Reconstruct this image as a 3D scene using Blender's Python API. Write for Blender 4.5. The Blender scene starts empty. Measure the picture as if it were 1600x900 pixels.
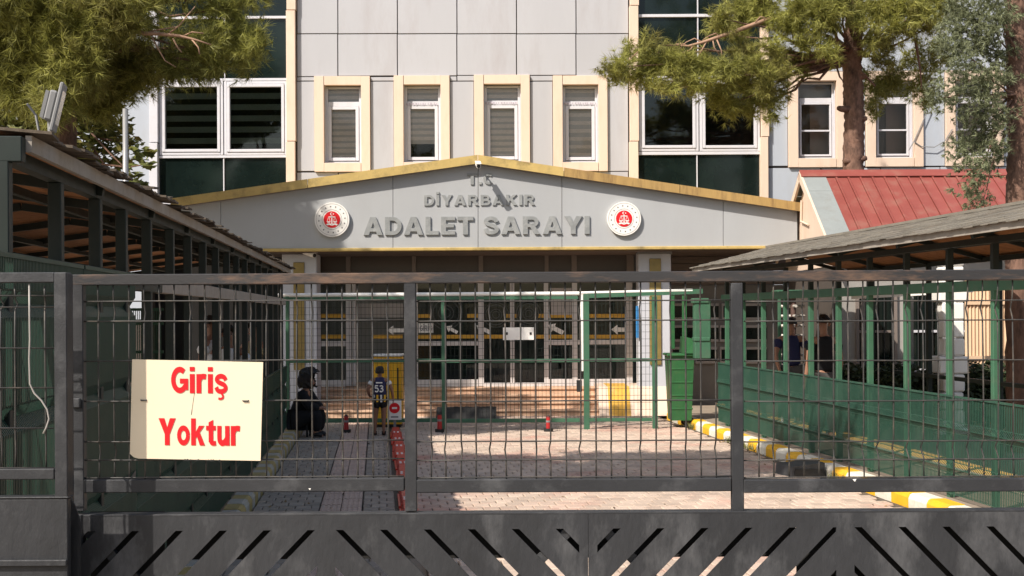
import bpy, bmesh, math, random
import numpy as np
from mathutils import Matrix, Vector
random.seed(7)
rng = np.random.default_rng(11)
SC = bpy.context.scene
COL = SC.collection
PI = math.pi

# ------------------------------------------------------------------ camera
F, H, XC, YH, ROLL = 2000.0, 1.9, 800.0, 490.0, 0.0055   # focal length in photo pixels, eye height, principal point, roll
cam_d = bpy.data.cameras.new('camera')
cam = bpy.data.objects.new('camera', cam_d); COL.objects.link(cam)
cam_d.sensor_width = 36.0; cam_d.lens = 36.0 * F / 1600.0
cam_d.shift_y = (YH - 450.0) / 1600.0
cam_d.clip_start = 0.05; cam_d.clip_end = 1000.0
cam.matrix_world = Matrix.Translation((0, 0, H)) @ Matrix.Rotation(PI/2, 4, 'X') @ Matrix.Rotation(-ROLL, 4, 'Z')
SC.camera = cam

# ------------------------------------------------------------------ light
LDIR = Vector((0.36, 0.37, -0.50)).normalized()      # direction the sunlight travels
SUN_EL = math.asin(-LDIR.z)
SUN_AZ = math.atan2(-LDIR.x, -LDIR.y)                 # where the sun stands, from +Y towards +X
world = bpy.data.worlds.new('World'); SC.world = world; world.use_nodes = True
wn = world.node_tree.nodes; wl = world.node_tree.links
bg = wn['Background']; bg.inputs['Strength'].default_value = 0.115
sky = wn.new('ShaderNodeTexSky'); sky.sky_type = 'NISHITA'; sky.sun_disc = False
sky.sun_elevation = SUN_EL; sky.sun_rotation = SUN_AZ
sky.air_density = 1.2; sky.dust_density = 2.5
wl.new(sky.outputs[0], bg.inputs[0])
sun_d = bpy.data.lights.new('sun', 'SUN'); sun_d.energy = 4.9; sun_d.angle = math.radians(0.55); sun_d.color = (1.0, 0.92, 0.82)
sun = bpy.data.objects.new('sun', sun_d); COL.objects.link(sun)
sun.rotation_euler = LDIR.to_track_quat('-Z', 'Y').to_euler(); sun.location = (-8, -8, 12)
SC.view_settings.view_transform = 'Standard'; SC.view_settings.look = 'None'
SC.view_settings.gamma = 1.0; SC.view_settings.exposure = 0.44; SC.view_settings.use_curve_mapping = False
SC.cycles.max_bounces = 8; SC.cycles.transparent_max_bounces = 24

# ------------------------------------------------------------------ coordinates
def W(x, y, Y):
    """World point at distance Y seen at photo pixel x, y."""
    dx, dy = x - XC, y - YH
    return ((dx - ROLL*dy)/F*Y, Y, H - (dy + ROLL*dx)/F*Y)
def PXM(Y): return F / Y
A = math.radians(6.0); CA, SA = math.cos(A), math.sin(A)
def C(u, v, z=0.0):
    """The forecourt's own axes: u across the road, v along it."""
    return (u*CA - v*SA, u*SA + v*CA, z)
def ident(a, b, c): return (a, b, c)

# ------------------------------------------------------------------ mesh tools
WL = {}
class MB:
    def __init__(s, T=ident): s.v = []; s.f = []; s.T = T; s.mi = []; s.m = 0
    def add(s, vs, fs):
        n = len(s.v); s.v += [s.T(*p) for p in vs]
        for f in fs: s.f.append([n+i for i in f]); s.mi.append(s.m)
        return s
    def box(s, x0, x1, y0, y1, z0, z1, c=0.0):
        if c <= 0:
            vs = [(x, y, z) for x in (x0, x1) for y in (y0, y1) for z in (z0, z1)]
            return s.add(vs, [(0,1,3,2),(4,6,7,5),(0,4,5,1),(2,3,7,6),(0,2,6,4),(1,5,7,3)])
        lo, hi = (x0, y0, z0), (x1, y1, z1); vs = []
        for k in range(8):
            sg = (k >> 2 & 1, k >> 1 & 1, k & 1)
            for a in range(3):
                vs.append(tuple((hi[i] if sg[i] else lo[i]) + (0 if i == a else (-c if sg[i] else c)) for i in range(3)))
        bits = (4, 2, 1); fs = []
        for a in range(3):
            o = [b for i, b in enumerate(bits) if i != a]
            for sgn in (0, bits[a]):
                fs.append([(sgn)*3+a, (sgn+o[0])*3+a, (sgn+o[0]+o[1])*3+a, (sgn+o[1])*3+a])
        for a in range(3):
            b, t = (a+1) % 3, (a+2) % 3
            for sa in (0, bits[a]):
                for sb in (0, bits[b]):
                    k0 = sa+sb; k1 = k0+bits[t]
                    fs.append([k0*3+a, k0*3+b, k1*3+b, k1*3+a])
        for k in range(8): fs.append([k*3, k*3+1, k*3+2])
        return s.add(vs, fs)
    def bar(s, p, q, w, h=None, up=(0, 0, 1)):
        h = w if h is None else h
        p, q = Vector(p), Vector(q); d = (q-p).normalized(); upv = Vector(up)
        if abs(d.dot(upv)) > .95: upv = Vector((0, 1, 0))
        sx = d.cross(upv).normalized()*w/2; sz = sx.cross(d).normalized()*h/2
        vs = [tuple(a+i*sx+j*sz) for a in (p, q) for i in (-1, 1) for j in (-1, 1)]
        return s.add(vs, [(0,1,3,2),(4,6,7,5),(0,4,5,1),(2,3,7,6),(0,2,6,4),(1,5,7,3)])
    def tube(s, pts, r, n=6, cap=True):
        pts = [Vector(p) for p in pts]; m = len(pts)
        rs = list(r) if hasattr(r, '__len__') else [r]*m
        ref = None; vs = []; fs = []
        for i, p in enumerate(pts):
            d = (pts[min(i+1, m-1)] - pts[max(i-1, 0)]).normalized()
            if ref is None: ref = Vector((1, 0, 0)) if abs(d.x) < .8 else Vector((0, 1, 0))
            a = (ref - d*ref.dot(d)).normalized(); b = d.cross(a); ref = a
            for k in range(n):
                t = 2*PI*k/n; vs.append(tuple(p + rs[i]*(a*math.cos(t) + b*math.sin(t))))
        for i in range(m-1):
            for k in range(n):
                k2 = (k+1) % n; fs.append([i*n+k, i*n+k2, (i+1)*n+k2, (i+1)*n+k])
        if cap: fs.append(list(range(n))); fs.append(list(range((m-1)*n, m*n)))
        return s.add(vs, fs)
    def prism(s, poly, a, b, axis='y'):
        """poly: 2-D outline; axis y -> (x,z) outline extruded from y=a to b; z -> (x,y); x -> (y,z)."""
        n = len(poly)
        mk = {'y': lambda p, t: (p[0], t, p[1]), 'z': lambda p, t: (p[0], p[1], t), 'x': lambda p, t: (t, p[0], p[1])}[axis]
        vs = [mk(p, a) for p in poly] + [mk(p, b) for p in poly]
        fs = [list(range(n)), list(range(n, 2*n))] + [[i, (i+1) % n, n+(i+1) % n, n+i] for i in range(n)]
        return s.add(vs, fs)
    def build(s, name, mat, parent=None, org=None, recalc=True, smooth=False):
        ox, oy, oz = org if org is not None else (WL[parent.name] if parent is not None else (0, 0, 0))
        me = bpy.data.meshes.new(name)
        me.from_pydata([(a-ox, b-oy, c-oz) for a, b, c in s.v], [], s.f)
        for m in (mat if isinstance(mat, (list, tuple)) else [mat]): me.materials.append(m)
        if any(s.mi): me.polygons.foreach_set('material_index', s.mi)
        if recalc:
            bm = bmesh.new(); bm.from_mesh(me); bmesh.ops.recalc_face_normals(bm, faces=bm.faces); bm.to_mesh(me); bm.free()
        if smooth: me.polygons.foreach_set('use_smooth', [True]*len(me.polygons))
        me.update()
        return link(name, me, parent, (ox, oy, oz))
def link(name, me, parent, wloc):
    o = bpy.data.objects.new(name, me); COL.objects.link(o)
    put(o, parent, wloc); return o
def put(o, parent, wloc, rz=0.0):
    if parent is not None:
        o.parent = parent; p = WL[parent.name]
        o.location = (wloc[0]-p[0], wloc[1]-p[1], wloc[2]-p[2])
    else: o.location = wloc
    if rz: o.rotation_euler = (0, 0, rz)
    WL[o.name] = tuple(wloc)
def dup(src, parent, wloc, rz=None):
    o = src.copy(); COL.objects.link(o); o.parent = None
    if rz is None: rz = src.rotation_euler.z
    put(o, parent, wloc, rz); return o
def copy_tree(src, parent, wloc):
    o = src.copy(); COL.objects.link(o); put(o, parent, wloc)
    d = [wloc[i]-WL[src.name][i] for i in range(3)]
    for ch in list(src.children):
        w = WL[ch.name]; copy_tree_keep(ch, o, (w[0]+d[0], w[1]+d[1], w[2]+d[2]))
    return o
def copy_tree_keep(src, parent, wloc):
    o = src.copy(); COL.objects.link(o); put(o, parent, wloc)
    d = [wloc[i]-WL[src.name][i] for i in range(3)]
    for ch in list(src.children):
        w = WL[ch.name]; copy_tree_keep(ch, o, (w[0]+d[0], w[1]+d[1], w[2]+d[2]))
    return o
def tag(o, label=None, cat=None, group=None, kind=None):
    if label: o['label'] = label
    if cat: o['category'] = cat
    if group: o['group'] = group
    if kind: o['kind'] = kind
    return o
def empty(name, loc, label=None, cat=None, group=None, kind=None):
    o = bpy.data.objects.new(name, None); COL.objects.link(o); o.location = loc; WL[o.name] = tuple(loc)
    o.empty_display_size = 0.1
    return tag(o, label, cat, group, kind)

# ------------------------------------------------------------------ materials
MATS = {}
def mat(name, col, rough=.6, var=.12, scale=6.0, bump=0.0, bscale=80.0, metal=0.0, spec=.4, dirt=None, dirt_amt=.4, dirt_scale=3.0,
        island=0.0, objr=0.0, stretch=None, transl=0.0, coat=0.0):
    if name in MATS: return MATS[name]
    m = bpy.data.materials.new(name); m.use_nodes = True; MATS[name] = m
    nt = m.node_tree; N = nt.nodes; L = nt.links; bs = N['Principled BSDF']
    bs.inputs['Roughness'].default_value = rough; bs.inputs['Metallic'].default_value = metal
    bs.inputs['Specular IOR Level'].default_value = spec
    if coat: bs.inputs['Coat Weight'].default_value = coat; bs.inputs['Coat Roughness'].default_value = .15
    geo = N.new('ShaderNodeNewGeometry'); pos = geo.outputs['Position']
    if stretch:
        mp = N.new('ShaderNodeMapping'); mp.inputs['Scale'].default_value = stretch; L.new(pos, mp.inputs['Vector']); pos = mp.outputs[0]
    def noise(sc, det=5.0, ro=.6):
        n = N.new('ShaderNodeTexNoise'); n.inputs['Scale'].default_value = sc; n.inputs['Detail'].default_value = det
        n.inputs['Roughness'].default_value = ro; L.new(pos, n.inputs['Vector']); return n
    def mathn(op, a, b):
        n = N.new('ShaderNodeMath'); n.operation = op
        for i, x in enumerate((a, b)):
            if isinstance(x, (int, float)): n.inputs[i].default_value = x
            else: L.new(x, n.inputs[i])
        return n.outputs[0]
    n1 = noise(scale); n2 = noise(scale*6.3, 4.0)
    f = mathn('ADD', mathn('MULTIPLY', mathn('SUBTRACT', n1.outputs['Fac'], .5), 2*var*1.6), mathn('MULTIPLY', mathn('SUBTRACT', n2.outputs['Fac'], .5), var*1.2))
    f = mathn('ADD', f, 1.0)
    if island:
        f = mathn('MULTIPLY', f, mathn('ADD', mathn('MULTIPLY', geo.outputs['Random Per Island'], 2*island), 1-island))
    if objr:
        oi = N.new('ShaderNodeObjectInfo')
        f = mathn('MULTIPLY', f, mathn('ADD', mathn('MULTIPLY', oi.outputs['Random'], 2*objr), 1-objr))
    vm = N.new('ShaderNodeVectorMath'); vm.operation = 'SCALE'; vm.inputs[0].default_value = col[:3]; L.new(f, vm.inputs['Scale'])
    c = vm.outputs[0]
    if dirt:
        nd = noise(dirt_scale, 8.0, .68)
        mr = N.new('ShaderNodeMapRange'); mr.inputs['From Min'].default_value = .5; mr.inputs['From Max'].default_value = .72
        mr.inputs['To Max'].default_value = dirt_amt; L.new(nd.outputs['Fac'], mr.inputs['Value'])
        mx = N.new('ShaderNodeMix'); mx.data_type = 'RGBA'; L.new(mr.outputs[0], mx.inputs['Factor']); L.new(c, mx.inputs['A'])
        mx.inputs['B'].default_value = (*dirt[:3], 1); c = mx.outputs['Result']
        rr = mathn('ADD', mathn('MULTIPLY', nd.outputs['Fac'], .3), rough-.12); L.new(rr, bs.inputs['Roughness'])
    L.new(c, bs.inputs['Base Color'])
    if bump:
        nb = noise(bscale, 6.0); bp = N.new('ShaderNodeBump'); bp.inputs['Strength'].default_value = bump; bp.inputs['Distance'].default_value = .01
        L.new(nb.outputs['Fac'], bp.inputs['Height']); L.new(bp.outputs[0], bs.inputs['Normal'])
    if transl:
        tr = N.new('ShaderNodeBsdfTranslucent'); L.new(c, tr.inputs['Color'])
        ms = N.new('ShaderNodeMixShader'); ms.inputs[0].default_value = transl
        L.new(bs.outputs[0], ms.inputs[1]); L.new(tr.outputs[0], ms.inputs[2]); L.new(ms.outputs[0], N['Material Output'].inputs['Surface'])
    return m
def glass(name, tint, refl=.9, rough=.03):
    if name in MATS: return MATS[name]
    m = bpy.data.materials.new(name); m.use_nodes = True; MATS[name] = m
    nt = m.node_tree; N = nt.nodes; L = nt.links; N.remove(N['Principled BSDF'])
    t = N.new('ShaderNodeBsdfTransparent'); t.inputs[0].default_value = (*tint, 1)
    g = N.new('ShaderNodeBsdfGlossy'); g.inputs['Roughness'].default_value = rough; g.inputs['Color'].default_value = (refl, refl, refl, 1)
    fr = N.new('ShaderNodeFresnel'); fr.inputs[0].default_value = 1.5
    n = N.new('ShaderNodeTexNoise'); n.inputs['Scale'].default_value = .8; geo = N.new('ShaderNodeNewGeometry'); L.new(geo.outputs['Position'], n.inputs['Vector'])
    b = N.new('ShaderNodeBump'); b.inputs['Strength'].default_value = .06; b.inputs['Distance'].default_value = .05; L.new(n.outputs['Fac'], b.inputs['Height']); L.new(b.outputs[0], g.inputs['Normal'])
    ms = N.new('ShaderNodeMixShader'); L.new(fr.outputs[0], ms.inputs[0]); L.new(t.outputs[0], ms.inputs[1]); L.new(g.outputs[0], ms.inputs[2])
    L.new(ms.outputs[0], N['Material Output'].inputs['Surface'])
    return m

M_black = mat('black_gate_paint', (.025, .026, .029), .5, .25, 5, .15, 160, dirt=(.095, .096, .10), dirt_amt=.6, dirt_scale=7)
M_plate = mat('black_plate_paint', (.026, .027, .030), .5, .35, 3, .4, 26, dirt=(.105, .106, .11), dirt_amt=.85, dirt_scale=4, stretch=(1, 1, .45))
M_wire = mat('dark_wire', (.04, .038, .036), .45, .2, 9, dirt=(.2, .16, .12), dirt_amt=.4, dirt_scale=20)
M_green = mat('green_steel_paint', (.042, .12, .07), .5, .15, 4, dirt=(.12, .13, .1), dirt_amt=.3, dirt_scale=6)
M_dkgreen = mat('dark_green_paint_and_shade', (.008, .015, .012), .55, .2, 4, dirt=(.035, .033, .027), dirt_amt=.4, dirt_scale=6)  # also carries the eave shade on the tops of the right posts
M_mesh = mat('green_mesh_wire', (.022, .070, .048), .5, .15, 3, dirt=(.1, .12, .09), dirt_amt=.25, dirt_scale=3)
M_bright = mat('bright_green_plastic', (.022, .105, .035), .45, .12, 5, dirt=(.08, .12, .05), dirt_amt=.4, dirt_scale=8)
M_panel = mat('silver_cladding', (.40, .402, .425), .5, .05, .7, .0, objr=.035, dirt=(.31, .28, .285), dirt_amt=.5, dirt_scale=1.2, stretch=(1, 1, .25))
M_panel2 = mat('blue_grey_cladding', (.375, .41, .465), .5, .05, .7, .0, objr=.035, dirt=(.33, .32, .31), dirt_amt=.4, dirt_scale=1.2, stretch=(1, 1, .25))
M_joint = mat('dark_joint', (.05, .04, .035), .9)
M_cream = mat('cream_stone_trim', (.65, .51, .405), .65, .07, 1.5, .1, 60, dirt=(.5, .34, .22), dirt_amt=.4, dirt_scale=2.5, stretch=(1, 1, .3))
M_pvc = mat('white_window_frame', (.56, .56, .60), .4, .05, 3, dirt=(.45, .42, .4), dirt_amt=.3, dirt_scale=5)
M_white = mat('white_paint', (.78, .76, .72), .5, .05, 4, dirt=(.55, .5, .43), dirt_amt=.3, dirt_scale=6)
M_spandrel = mat('dark_glass', (.006, .011, .010), .07, .3, 2, spec=.35, dirt=(.012, .022, .018), dirt_amt=.8, dirt_scale=.8)
M_pane = glass('window_pane', (.96, .955, .95), .45)
M_panedark = glass('tinted_pane', (.62, .66, .65), .9)
M_blind = mat('zebra_blind_band', (.80, .73, .67), .8, .2, 14, stretch=(1, 1, 6))
M_sheer = mat('zebra_blind_sheer', (.56, .54, .52), .9, .1, 5)
M_interior = mat('dim_interior', (.03, .031, .03), .9)
M_roomwall = mat('brown_room_wall', (.17, .125, .095), .9, .1, 1)
M_gable = mat('grey_gable_cladding', (.36, .37, .38), .45, .05, .8, dirt=(.31, .31, .31), dirt_amt=.25, dirt_scale=1.4, stretch=(1, 1, .3))
M_gold = mat('gold_trim', (.47, .34, .12), .5, .18, 3, dirt=(.15, .115, .05), dirt_amt=.75, dirt_scale=3.4)
M_letter = mat('grey_letter', (.24, .25, .25), .45, .22, 5, .1, 40, dirt=(.42, .42, .41), dirt_amt=.5, dirt_scale=9)
M_column = mat('pale_grey_column', (.50, .51, .55), .5, .05, 1.5)
M_brass = mat('brass_plaque', (.27, .20, .07), .4, .2, 8, metal=.3)
M_alu = mat('aluminium_frame', (.56, .53, .52), .45, .08, 4)
M_brownfr = mat('brown_frame', (.20, .165, .145), .5, .1, 4)
M_siding = mat('brown_siding', (.125, .095, .08), .6, .15, 3)
M_stone = mat('step_stone', (.56, .37, .25), .75, .25, 4, .3, 40, dirt=(.30, .20, .14), dirt_amt=.55, dirt_scale=5, stretch=(.5, 1, 2))
M_yellow = mat('yellow_paint', (.78, .43, .02), .5, .12, 6, dirt=(.5, .33, .08), dirt_amt=.4, dirt_scale=9)
M_orange = mat('orange_tape', (.55, .30, .03), .5, .12, 6)
M_kwhite = mat('white_kerb_paint', (.70, .66, .56), .7, .1, 8, .2, 60, dirt=(.42, .36, .28), dirt_amt=.55, dirt_scale=9)
M_red = mat('red_plastic', (.58, .035, .02), .4, .15, 6, dirt=(.35, .08, .05), dirt_amt=.4, dirt_scale=10)
M_redroof = mat('red_roof_sheet', (.235, .062, .05), .42, .12, 3, .0, objr=.06, dirt=(.24, .12, .09), dirt_amt=.7, dirt_scale=3)
M_paver = mat('paver', (.45, .355, .285), .85, .14, 1.6, .25, 120, island=.16, objr=.16, dirt=(.44, .19, .145), dirt_amt=.9, dirt_scale=.55)
M_paverg = mat('grey_paver', (.34, .28, .225), .85, .12, 4, .25, 120, island=.13, objr=.14, dirt=(.2, .18, .17), dirt_amt=.5, dirt_scale=1.4)
M_tactile = mat('pink_tactile_tile', (.55, .40, .32), .8, .1, 5, .1, 100, objr=.08, dirt=(.36, .25, .2), dirt_amt=.4, dirt_scale=3)
M_bed = mat('paver_bed', (.10, .082, .065), .95, .2, 12)
M_ground = mat('dusty_ground', (.26, .21, .16), .95, .2, 1.5, .3, 40, dirt=(.18, .15, .11), dirt_amt=.5, dirt_scale=.7)
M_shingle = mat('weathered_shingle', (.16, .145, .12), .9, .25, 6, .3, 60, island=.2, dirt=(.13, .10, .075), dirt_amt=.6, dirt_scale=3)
M_osb = mat('orange_board', (.36, .165, .07), .8, .3, 9, .2, 40, dirt=(.17, .07, .03), dirt_amt=.7, dirt_scale=14)
M_fascia = mat('pale_fascia', (.30, .27, .235), .7, .15, 6, dirt=(.2, .17, .13), dirt_amt=.5, dirt_scale=7)
M_signw = mat('sign_board', (.74, .63, .46), .5, .03, 2, dirt=(.68, .56, .40), dirt_amt=.4, dirt_scale=4)
M_signred = mat('sign_red', (.62, .006, .012), .45, .03, 3)
M_needle = mat('pine_needles', (.30, .30, .075), .55, .38, .9, island=.6, transl=.4, dirt=(.17, .12, .05), dirt_amt=.6, dirt_scale=1.1)
M_needle2 = mat('grey_green_foliage', (.20, .22, .12), .65, .25, 1.5, island=.45, transl=.3)
M_leaf = mat('dark_leaves', (.13, .145, .035), .55, .3, 1.2, island=.5, transl=.3, dirt=(.36, .19, .025), dirt_amt=.7, dirt_scale=1.3)
M_hedge = mat('hedge_leaves', (.03, .045, .018), .6, .25, 3, island=.4, transl=.15)
M_bark = mat('red_brown_bark', (.165, .095, .068), .9, .55, 10, 1.0, 30, dirt=(.035, .022, .018), dirt_amt=1.0, dirt_scale=7, stretch=(1, 1, .35))
M_branch = mat('pale_branch', (.34, .21, .14), .85, .25, 14)
M_skin = mat('skin', (.32, .165, .105), .55, .06, 10)
M_skind = mat('tanned_skin', (.22, .11, .07), .55, .06, 10)
M_hair = mat('dark_hair', (.012, .009, .008), .6, .3, 30)
M_navy = mat('navy_cloth', (.02, .022, .07), .85, .1, 12)
M_blackc = mat('black_cloth', (.008, .008, .010), .9, .2, 12)
M_whitec = mat('white_cloth', (.62, .62, .62), .85, .05, 9)
M_khaki = mat('khaki_cloth', (.22, .19, .12), .85, .1, 9)
M_greyc = mat('grey_cloth', (.07, .065, .06), .85, .1, 9)
M_blackm = mat('black_rubber', (.016, .016, .016), .6, .2, 8)
M_steel = mat('grey_steel', (.33, .33, .33), .4, .1, 5, metal=.5)
M_beige = mat('beige_wall', (.42, .37, .30), .8, .08, 2)
M_tan = mat('tan_sheet', (.66, .46, .30), .6, .08, 2, dirt=(.5, .34, .22), dirt_amt=.4, dirt_scale=2, stretch=(1, 1, .2))
M_grey = mat('mid_grey', (.22, .22, .22), .7, .1, 4)
M_frost = mat('frosted_decal', (.10, .105, .105), .6, .1, 5)

# ------------------------------------------------------------------ lettering: plain bold capitals and small letters drawn from strokes
def arc(cx, cy, rx, ry, a0, a1, n=14): return [(cx+rx*math.cos(math.radians(a0+(a1-a0)*i/n)), cy+ry*math.sin(math.radians(a0+(a1-a0)*i/n))) for i in range(n+1)]
def smooth(p, k=4):
    out = []
    for i in range(len(p)-1):
        a, b_, c, d = p[max(i-1, 0)], p[i], p[i+1], p[min(i+2, len(p)-1)]
        for j in range(k):
            t = j/k; out.append(tuple(.5*((2*b_[q])+(-a[q]+c[q])*t+(2*a[q]-5*b_[q]+4*c[q]-d[q])*t*t+(-a[q]+3*b_[q]-3*c[q]+d[q])*t**3) for q in (0, 1)))
    return out+[p[-1]]
_s = .25; _st = ('P', [(0, 0), (_s, 0), (_s, 1), (0, 1)])
_S = smooth([(.68, .69), (.59, .84), (.40, .90), (.22, .85), (.14, .72), (.22, .60), (.40, .52), (.60, .43), (.68, .28), (.59, .15), (.40, .10), (.20, .15), (.11, .32)])
_ced = lambda x: ('S', smooth([(x, .02), (x+.08, -.07), (x+.09, -.16), (x-.02, -.21), (x-.13, -.19)]), .085)
GL = {
 'I': [_st], 'İ': [_st, ('P', [(0, 1.09), (_s, 1.09), (_s, 1.29), (0, 1.29)])], '.': [('P', [(0, 0), (.22, 0), (.22, .22), (0, .22)])],
 'T': [('P', [(0, 1), (.8, 1), (.8, .79), (.525, .79), (.525, 0), (.275, 0), (.275, .79), (0, .79)])],
 'L': [('P', [(0, 0), (.66, 0), (.66, .21), (_s, .21), (_s, 1), (0, 1)])],
 'E': [('P', [(0, 0), (.7, 0), (.7, .2), (_s, .2), (_s, .4), (.64, .4), (.64, .6), (_s, .6), (_s, .8), (.7, .8), (.7, 1), (0, 1)])],
 'A': [('P', [(0, 0), (.27, 0), (.48, .70), (.48, 1), (.34, 1)]), ('P', [(.96, 0), (.62, 1), (.48, 1), (.48, .70), (.69, 0)]), ('P', [(.32, .19), (.64, .19), (.575, .38), (.385, .38)])],
 'D': [_st, ('S', [(.2, .9), (.36, .9)]+arc(.40, .5, .33, .4, 82, -82)+[(.36, .1), (.2, .1)], .205)],
 'R': [_st, ('S', [(.2, .9), (.45, .9)]+arc(.48, .695, .21, .205, 80, -80)+[(.45, .49), (.2, .49)], .19), ('P', [(.34, .44), (.60, .47), (.88, 0), (.59, 0)])],
 'B': [_st, ('S', [(.2, .9), (.43, .9)]+arc(.45, .72, .19, .18, 80, -80)+[(.43, .54), (.2, .54)], .18), ('S', [(.2, .5), (.46, .5)]+arc(.47, .30, .24, .20, 80, -80)+[(.46, .1), (.2, .1)], .19)],
 'K': [_st, ('P', [(_s-.02, .33), (_s-.02, .63), (.56, 1), (.88, 1), (.44, .55)]), ('P', [(.33, .49), (.52, .66), (.92, 0), (.61, 0)])],
 'Y': [('P', [(0, 1), (.3, 1), (.45, .65), (.6, 1), (.9, 1), (.575, .4), (.575, 0), (.325, 0), (.325, .4)])],
 'S': [('S', _S, .21)], 'Ş': [('S', _S, .21), _ced(.40)],
 'C': [('S', arc(.43, .5, .325, .4, 48, 312, 20), .21)],
 'G': [('S', arc(.43, .5, .325, .4, 50, 325, 20), .21), ('P', [(.44, .37), (.44, .55), (.84, .55), (.84, .12), (.64, .12), (.64, .37)])],
 'i': [('P', [(0, 0), (.24, 0), (.24, .73), (0, .73)]), ('P', [(0, .84), (.24, .84), (.24, 1), (0, 1)])],
 'r': [('P', [(0, 0), (.24, 0), (.24, .73), (0, .73)]), ('S', smooth([(.13, .45), (.19, .57), (.30, .64), (.47, .63)]), .2)],
 'ş': [('S', [(x*.83, y*.73) for x, y in _S], .18), _ced(.33)],
 'o': [('S', arc(.34, .365, .235, .275, 0, 360, 24), .195)],
 'k': [('P', [(0, 0), (.24, 0), (.24, 1), (0, 1)]), ('P', [(.22, .24), (.22, .46), (.42, .73), (.69, .73), (.37, .40)]), ('P', [(.29, .37), (.43, .52), (.72, 0), (.46, 0)])],
 't': [('P', [(.13, .12), (.37, .12), (.37, .95), (.13, .86)]), ('P', [(0, .56), (.5, .56), (.5, .73), (0, .73)]), ('S', smooth([(.25, .17), (.28, .10), (.38, .08), (.5, .09)]), .17)],
 'u': [('S', smooth([(.12, .73), (.12, .27), (.17, .14), (.28, .09), (.41, .14), (.5, .24)]), .22), ('P', [(.42, 0), (.65, 0), (.65, .73), (.42, .73)])],
 '5': [('S', [(.64, .9), (.19, .9), (.16, .52)], .17), ('S', smooth([(.16, .54), (.38, .60), (.6, .5), (.66, .32), (.56, .15), (.35, .1), (.1, .17)]), .18)],
 '3': [('S', smooth([(.1, .82), (.35, .9), (.58, .82), (.6, .68), (.47, .56), (.3, .54)]), .17), ('S', smooth([(.3, .52), (.52, .5), (.65, .36), (.58, .17), (.36, .1), (.08, .17)]), .18)],
}
def lettering(text, x0, x1, zb, zt, y, depth, mt, parent, gap=.08, name='letter', tilt=0.0):
    """Letters from x0 to x1 along X, baseline zb, capital top zt; front face at y, standing depth proud of what is behind."""
    def pieces(ch):
        out = []
        for g in GL[ch]:
            if g[0] == 'P': out.append(('P', g[1])); continue
            p, w = g[1], g[2]/2; Lf, Rt = [], []
            for i in range(len(p)):
                a, c = p[max(i-1, 0)], p[min(i+1, len(p)-1)]
                if p[0] == p[-1] and i in (0, len(p)-1): a, c = p[-2], p[1]
                d = math.hypot(c[0]-a[0], c[1]-a[1]) or 1; nx, ny = -(c[1]-a[1])/d, (c[0]-a[0])/d
                k = 1.0
                if 0 < i < len(p)-1:
                    e0 = (p[i][0]-a[0], p[i][1]-a[1]); l0 = math.hypot(*e0) or 1
                    k = 1/max(.6, abs((nx*-e0[1]+ny*e0[0])/l0))
                Lf.append((p[i][0]+nx*w*k, p[i][1]+ny*w*k)); Rt.append((p[i][0]-nx*w*k, p[i][1]-ny*w*k))
            out.append(('S', Lf, Rt))
        return out
    runs = []; pos = 0.0
    for ch in text:
        if ch == ' ': pos += .38; continue
        pc = pieces(ch); xs = [q[0] for g in pc for L in g[1:] for q in L]
        runs.append((ch, pos-min(xs), pc)); pos += max(xs)-min(xs)+gap
    sx = (x1-x0)/(pos-gap); sz = zt-zb
    for ch, off, pc in runs:
        b = MB()
        for k, g in enumerate(pc):
            yf, yb_ = y-.0004*k, y+depth
            m = lambda q, yy: (x0+(q[0]+off)*sx, yy, zb+q[1]*sz+tilt*(q[0]+off)*sx)
            if g[0] == 'P':
                p = g[1]; n = len(p)
                b.add([m(q, yf) for q in p]+[m(q, yb_) for q in p], [list(range(n)), list(range(n, 2*n))]+[[i, (i+1) % n, n+(i+1) % n, n+i] for i in range(n)])
            else:
                Lf, Rt = g[1], g[2]; n = len(Lf)
                vs = [m(q, yf) for q in Lf]+[m(q, yf) for q in Rt]+[m(q, yb_) for q in Lf]+[m(q, yb_) for q in Rt]; fs = []
                for i in range(n-1):
                    fs += [(i, i+1, n+i+1, n+i), (2*n+i, 2*n+i+1, 3*n+i+1, 3*n+i), (i, i+1, 2*n+i+1, 2*n+i), (n+i, n+i+1, 3*n+i+1, 3*n+i)]
                fs += [(0, n, 3*n, 2*n), (n-1, 2*n-1, 4*n-1, 3*n-1)]
                b.add(vs, fs)
        b.build(name, mt, parent)

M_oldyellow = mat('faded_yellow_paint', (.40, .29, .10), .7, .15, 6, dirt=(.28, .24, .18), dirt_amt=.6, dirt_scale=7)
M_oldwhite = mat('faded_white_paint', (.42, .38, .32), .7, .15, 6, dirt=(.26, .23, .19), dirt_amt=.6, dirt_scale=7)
M_redpost = mat('dull_red_plastic', (.38, .02, .02), .5, .15, 6)
M_lobby = mat('lobby_interior', (.24, .24, .23), .9, .2, .6)
M_rail = mat('rusting_rail_paint', (.028, .027, .028), .5, .25, 5, .15, 160, dirt=(.20, .115, .07), dirt_amt=.75, dirt_scale=11, stretch=(.35, 1, 1.6))
M_goldrust = mat('rusted_gold_trim', (.36, .23, .08), .6, .2, 3, dirt=(.15, .085, .035), dirt_amt=.8, dirt_scale=5, stretch=(2, 1, .3))
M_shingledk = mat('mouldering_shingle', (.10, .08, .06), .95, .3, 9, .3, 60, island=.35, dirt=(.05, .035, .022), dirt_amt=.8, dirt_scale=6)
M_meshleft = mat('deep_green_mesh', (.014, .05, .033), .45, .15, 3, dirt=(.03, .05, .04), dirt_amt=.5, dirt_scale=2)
M_rampyellow = mat('worn_ramp_yellow', (.62, .35, .05), .6, .2, 6, dirt=(.55, .40, .24), dirt_amt=.6, dirt_scale=4)
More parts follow.
